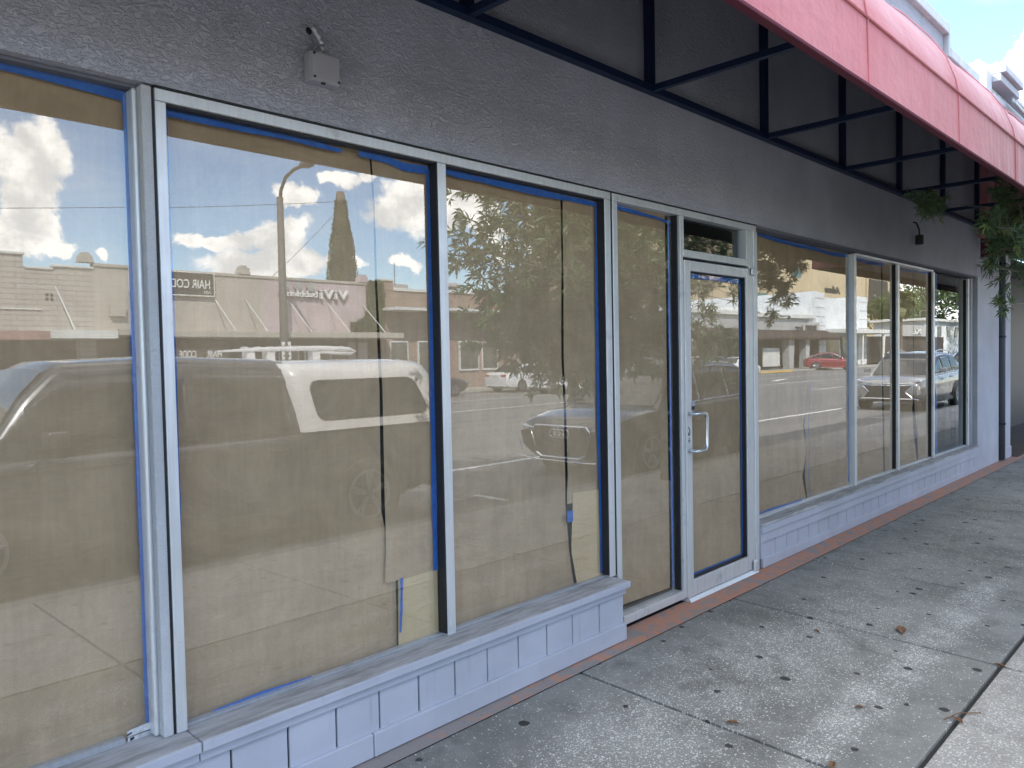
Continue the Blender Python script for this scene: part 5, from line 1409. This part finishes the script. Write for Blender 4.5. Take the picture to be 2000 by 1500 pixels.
for (a, e, sa, se) in CL:
    s_ = wn('VectorMath', 0, dict(operation='SUBTRACT'), i0=wv, i1=(a, e, 0))
    m_ = wn('VectorMath', 0, dict(operation='MULTIPLY'), i0=s_, i1=(1/sa, 1/se, 0))
    l_ = wn('VectorMath', 1, dict(operation='LENGTH'), i0=m_)
    v_ = wn('Math', 0, dict(operation='SUBTRACT'), i0=1.0, i1=l_)
    acc = v_ if acc is None else wn('Math', 0, dict(operation='SMOOTH_MAX'), i0=acc, i1=v_, i2=0.15)
fine = wn('TexNoise', 0, None, Vector=d, Scale=26.0, Detail=8.0, Roughness=0.66)
dens = wn('Math', 0, dict(operation='MULTIPLY_ADD'), i0=wn('Math', 0, dict(operation='SUBTRACT'), i0=fine, i1=0.5), i1=0.9, i2=acc)
mask = wn('MapRange', 0, dict(interpolation_type='SMOOTHSTEP'), i0=dens, i1=0.02, i2=0.30)
# thin high streaks
thin = wn('TexNoise', 0, None, Vector=wn('VectorMath', 0, dict(operation='MULTIPLY'), i0=d, i1=(2.0,2.0,9.0)), Scale=1.6, Detail=6.0, Roughness=0.6, Distortion=0.5)
thm = wn('MapRange', 0, dict(interpolation_type='SMOOTHSTEP'), i0=thin, i1=0.45, i2=0.80, i3=0.0, i4=0.38)
# general scatter elsewhere on the dome
gen = wn('TexNoise', 0, None, Vector=wn('VectorMath', 0, dict(operation='MULTIPLY'), i0=d, i1=(1.0,1.0,1.8)), Scale=2.2, Detail=9.0, Roughness=0.6)
up = wn('MapRange', 0, dict(interpolation_type='SMOOTHSTEP'), i0=eln, i1=0.40, i2=0.62)
genm = wn('Math', 0, dict(operation='MULTIPLY'), i0=wn('MapRange', 0, dict(interpolation_type='SMOOTHSTEP'), i0=gen, i1=0.45, i2=0.58), i1=up)
mask = wn('Math', 0, dict(operation='MAXIMUM'), i0=mask, i1=genm)
# shaded bases: compare with the density a little higher up
shade = wn('MapRange', 0, dict(interpolation_type='SMOOTHSTEP'), i0=wn('TexNoise', 0, None, Vector=wn('VectorMath', 0, dict(operation='ADD'), i0=d, i1=(0,0,0.02)), Scale=17.0, Detail=7.0, Roughness=0.62), i1=0.38, i2=0.60)
KC = 11.8
cc = wn('Mix', 6-4, dict(data_type='RGBA'), i0=shade, i6=(0.60*KC,0.61*KC,0.62*KC), i7=(1.0*KC,0.985*KC,0.95*KC))
skt = wn('Mix', 2, dict(data_type='RGBA'), i0=thm, i6=sky, i7=(0.62*KC,0.64*KC,0.68*KC))
col = wn('Mix', 2, dict(data_type='RGBA'), i0=mask, i6=skt, i7=cc)
bg = wn('Background', 0, None, Color=col, Strength=0.125)
out = nt.nodes.new('ShaderNodeOutputWorld'); nt.links.new(bg, out.inputs['Surface'])

sl_ = bpy.data.lights.new('sun', 'SUN'); sl_.energy = 3.0; sl_.angle = math.radians(0.5); sl_.color = (1.0, 0.95, 0.87)
so = bpy.data.objects.new('sun', sl_); COL.objects.link(so)
so.rotation_euler = (-SUN).to_track_quat('-Z', 'Y').to_euler(); so.location = (0, 0, 30)

cam = bpy.data.cameras.new('camera'); cam.sensor_width = 36; cam.lens = 1490/2000*36; cam.clip_end = 2000; cam.clip_start = 0.05
co_ = bpy.data.objects.new('camera', cam); COL.objects.link(co_)
yaw, pit, roll = math.radians(45.533), math.radians(-2.004), math.radians(-1.1257)
f_ = Vector((math.sin(yaw)*math.cos(pit), math.cos(yaw)*math.cos(pit), math.sin(pit)))
r_ = f_.cross(Vector((0,0,1))).normalized(); u_ = r_.cross(f_)
r2 = r_*math.cos(roll)+u_*math.sin(roll); u2 = -r_*math.sin(roll)+u_*math.cos(roll)
mt = Matrix((r2, u2, -f_)).transposed().to_4x4(); mt.translation = Vector((0, -2.56, 1.565))
co_.matrix_world = mt
S.camera = co_
vs_ = S.view_settings; vs_.view_transform = 'Standard'; vs_.look = 'None'; vs_.gamma = 1.0; vs_.exposure = 2.0
S.render.engine = 'CYCLES'
S.cycles.max_bounces = 10; S.cycles.transparent_max_bounces = 16; S.cycles.glossy_bounces = 5; S.cycles.diffuse_bounces = 5
S.cycles.caustics_reflective = False; S.cycles.caustics_refractive = False
S.cycles.sample_clamp_indirect = 8.0
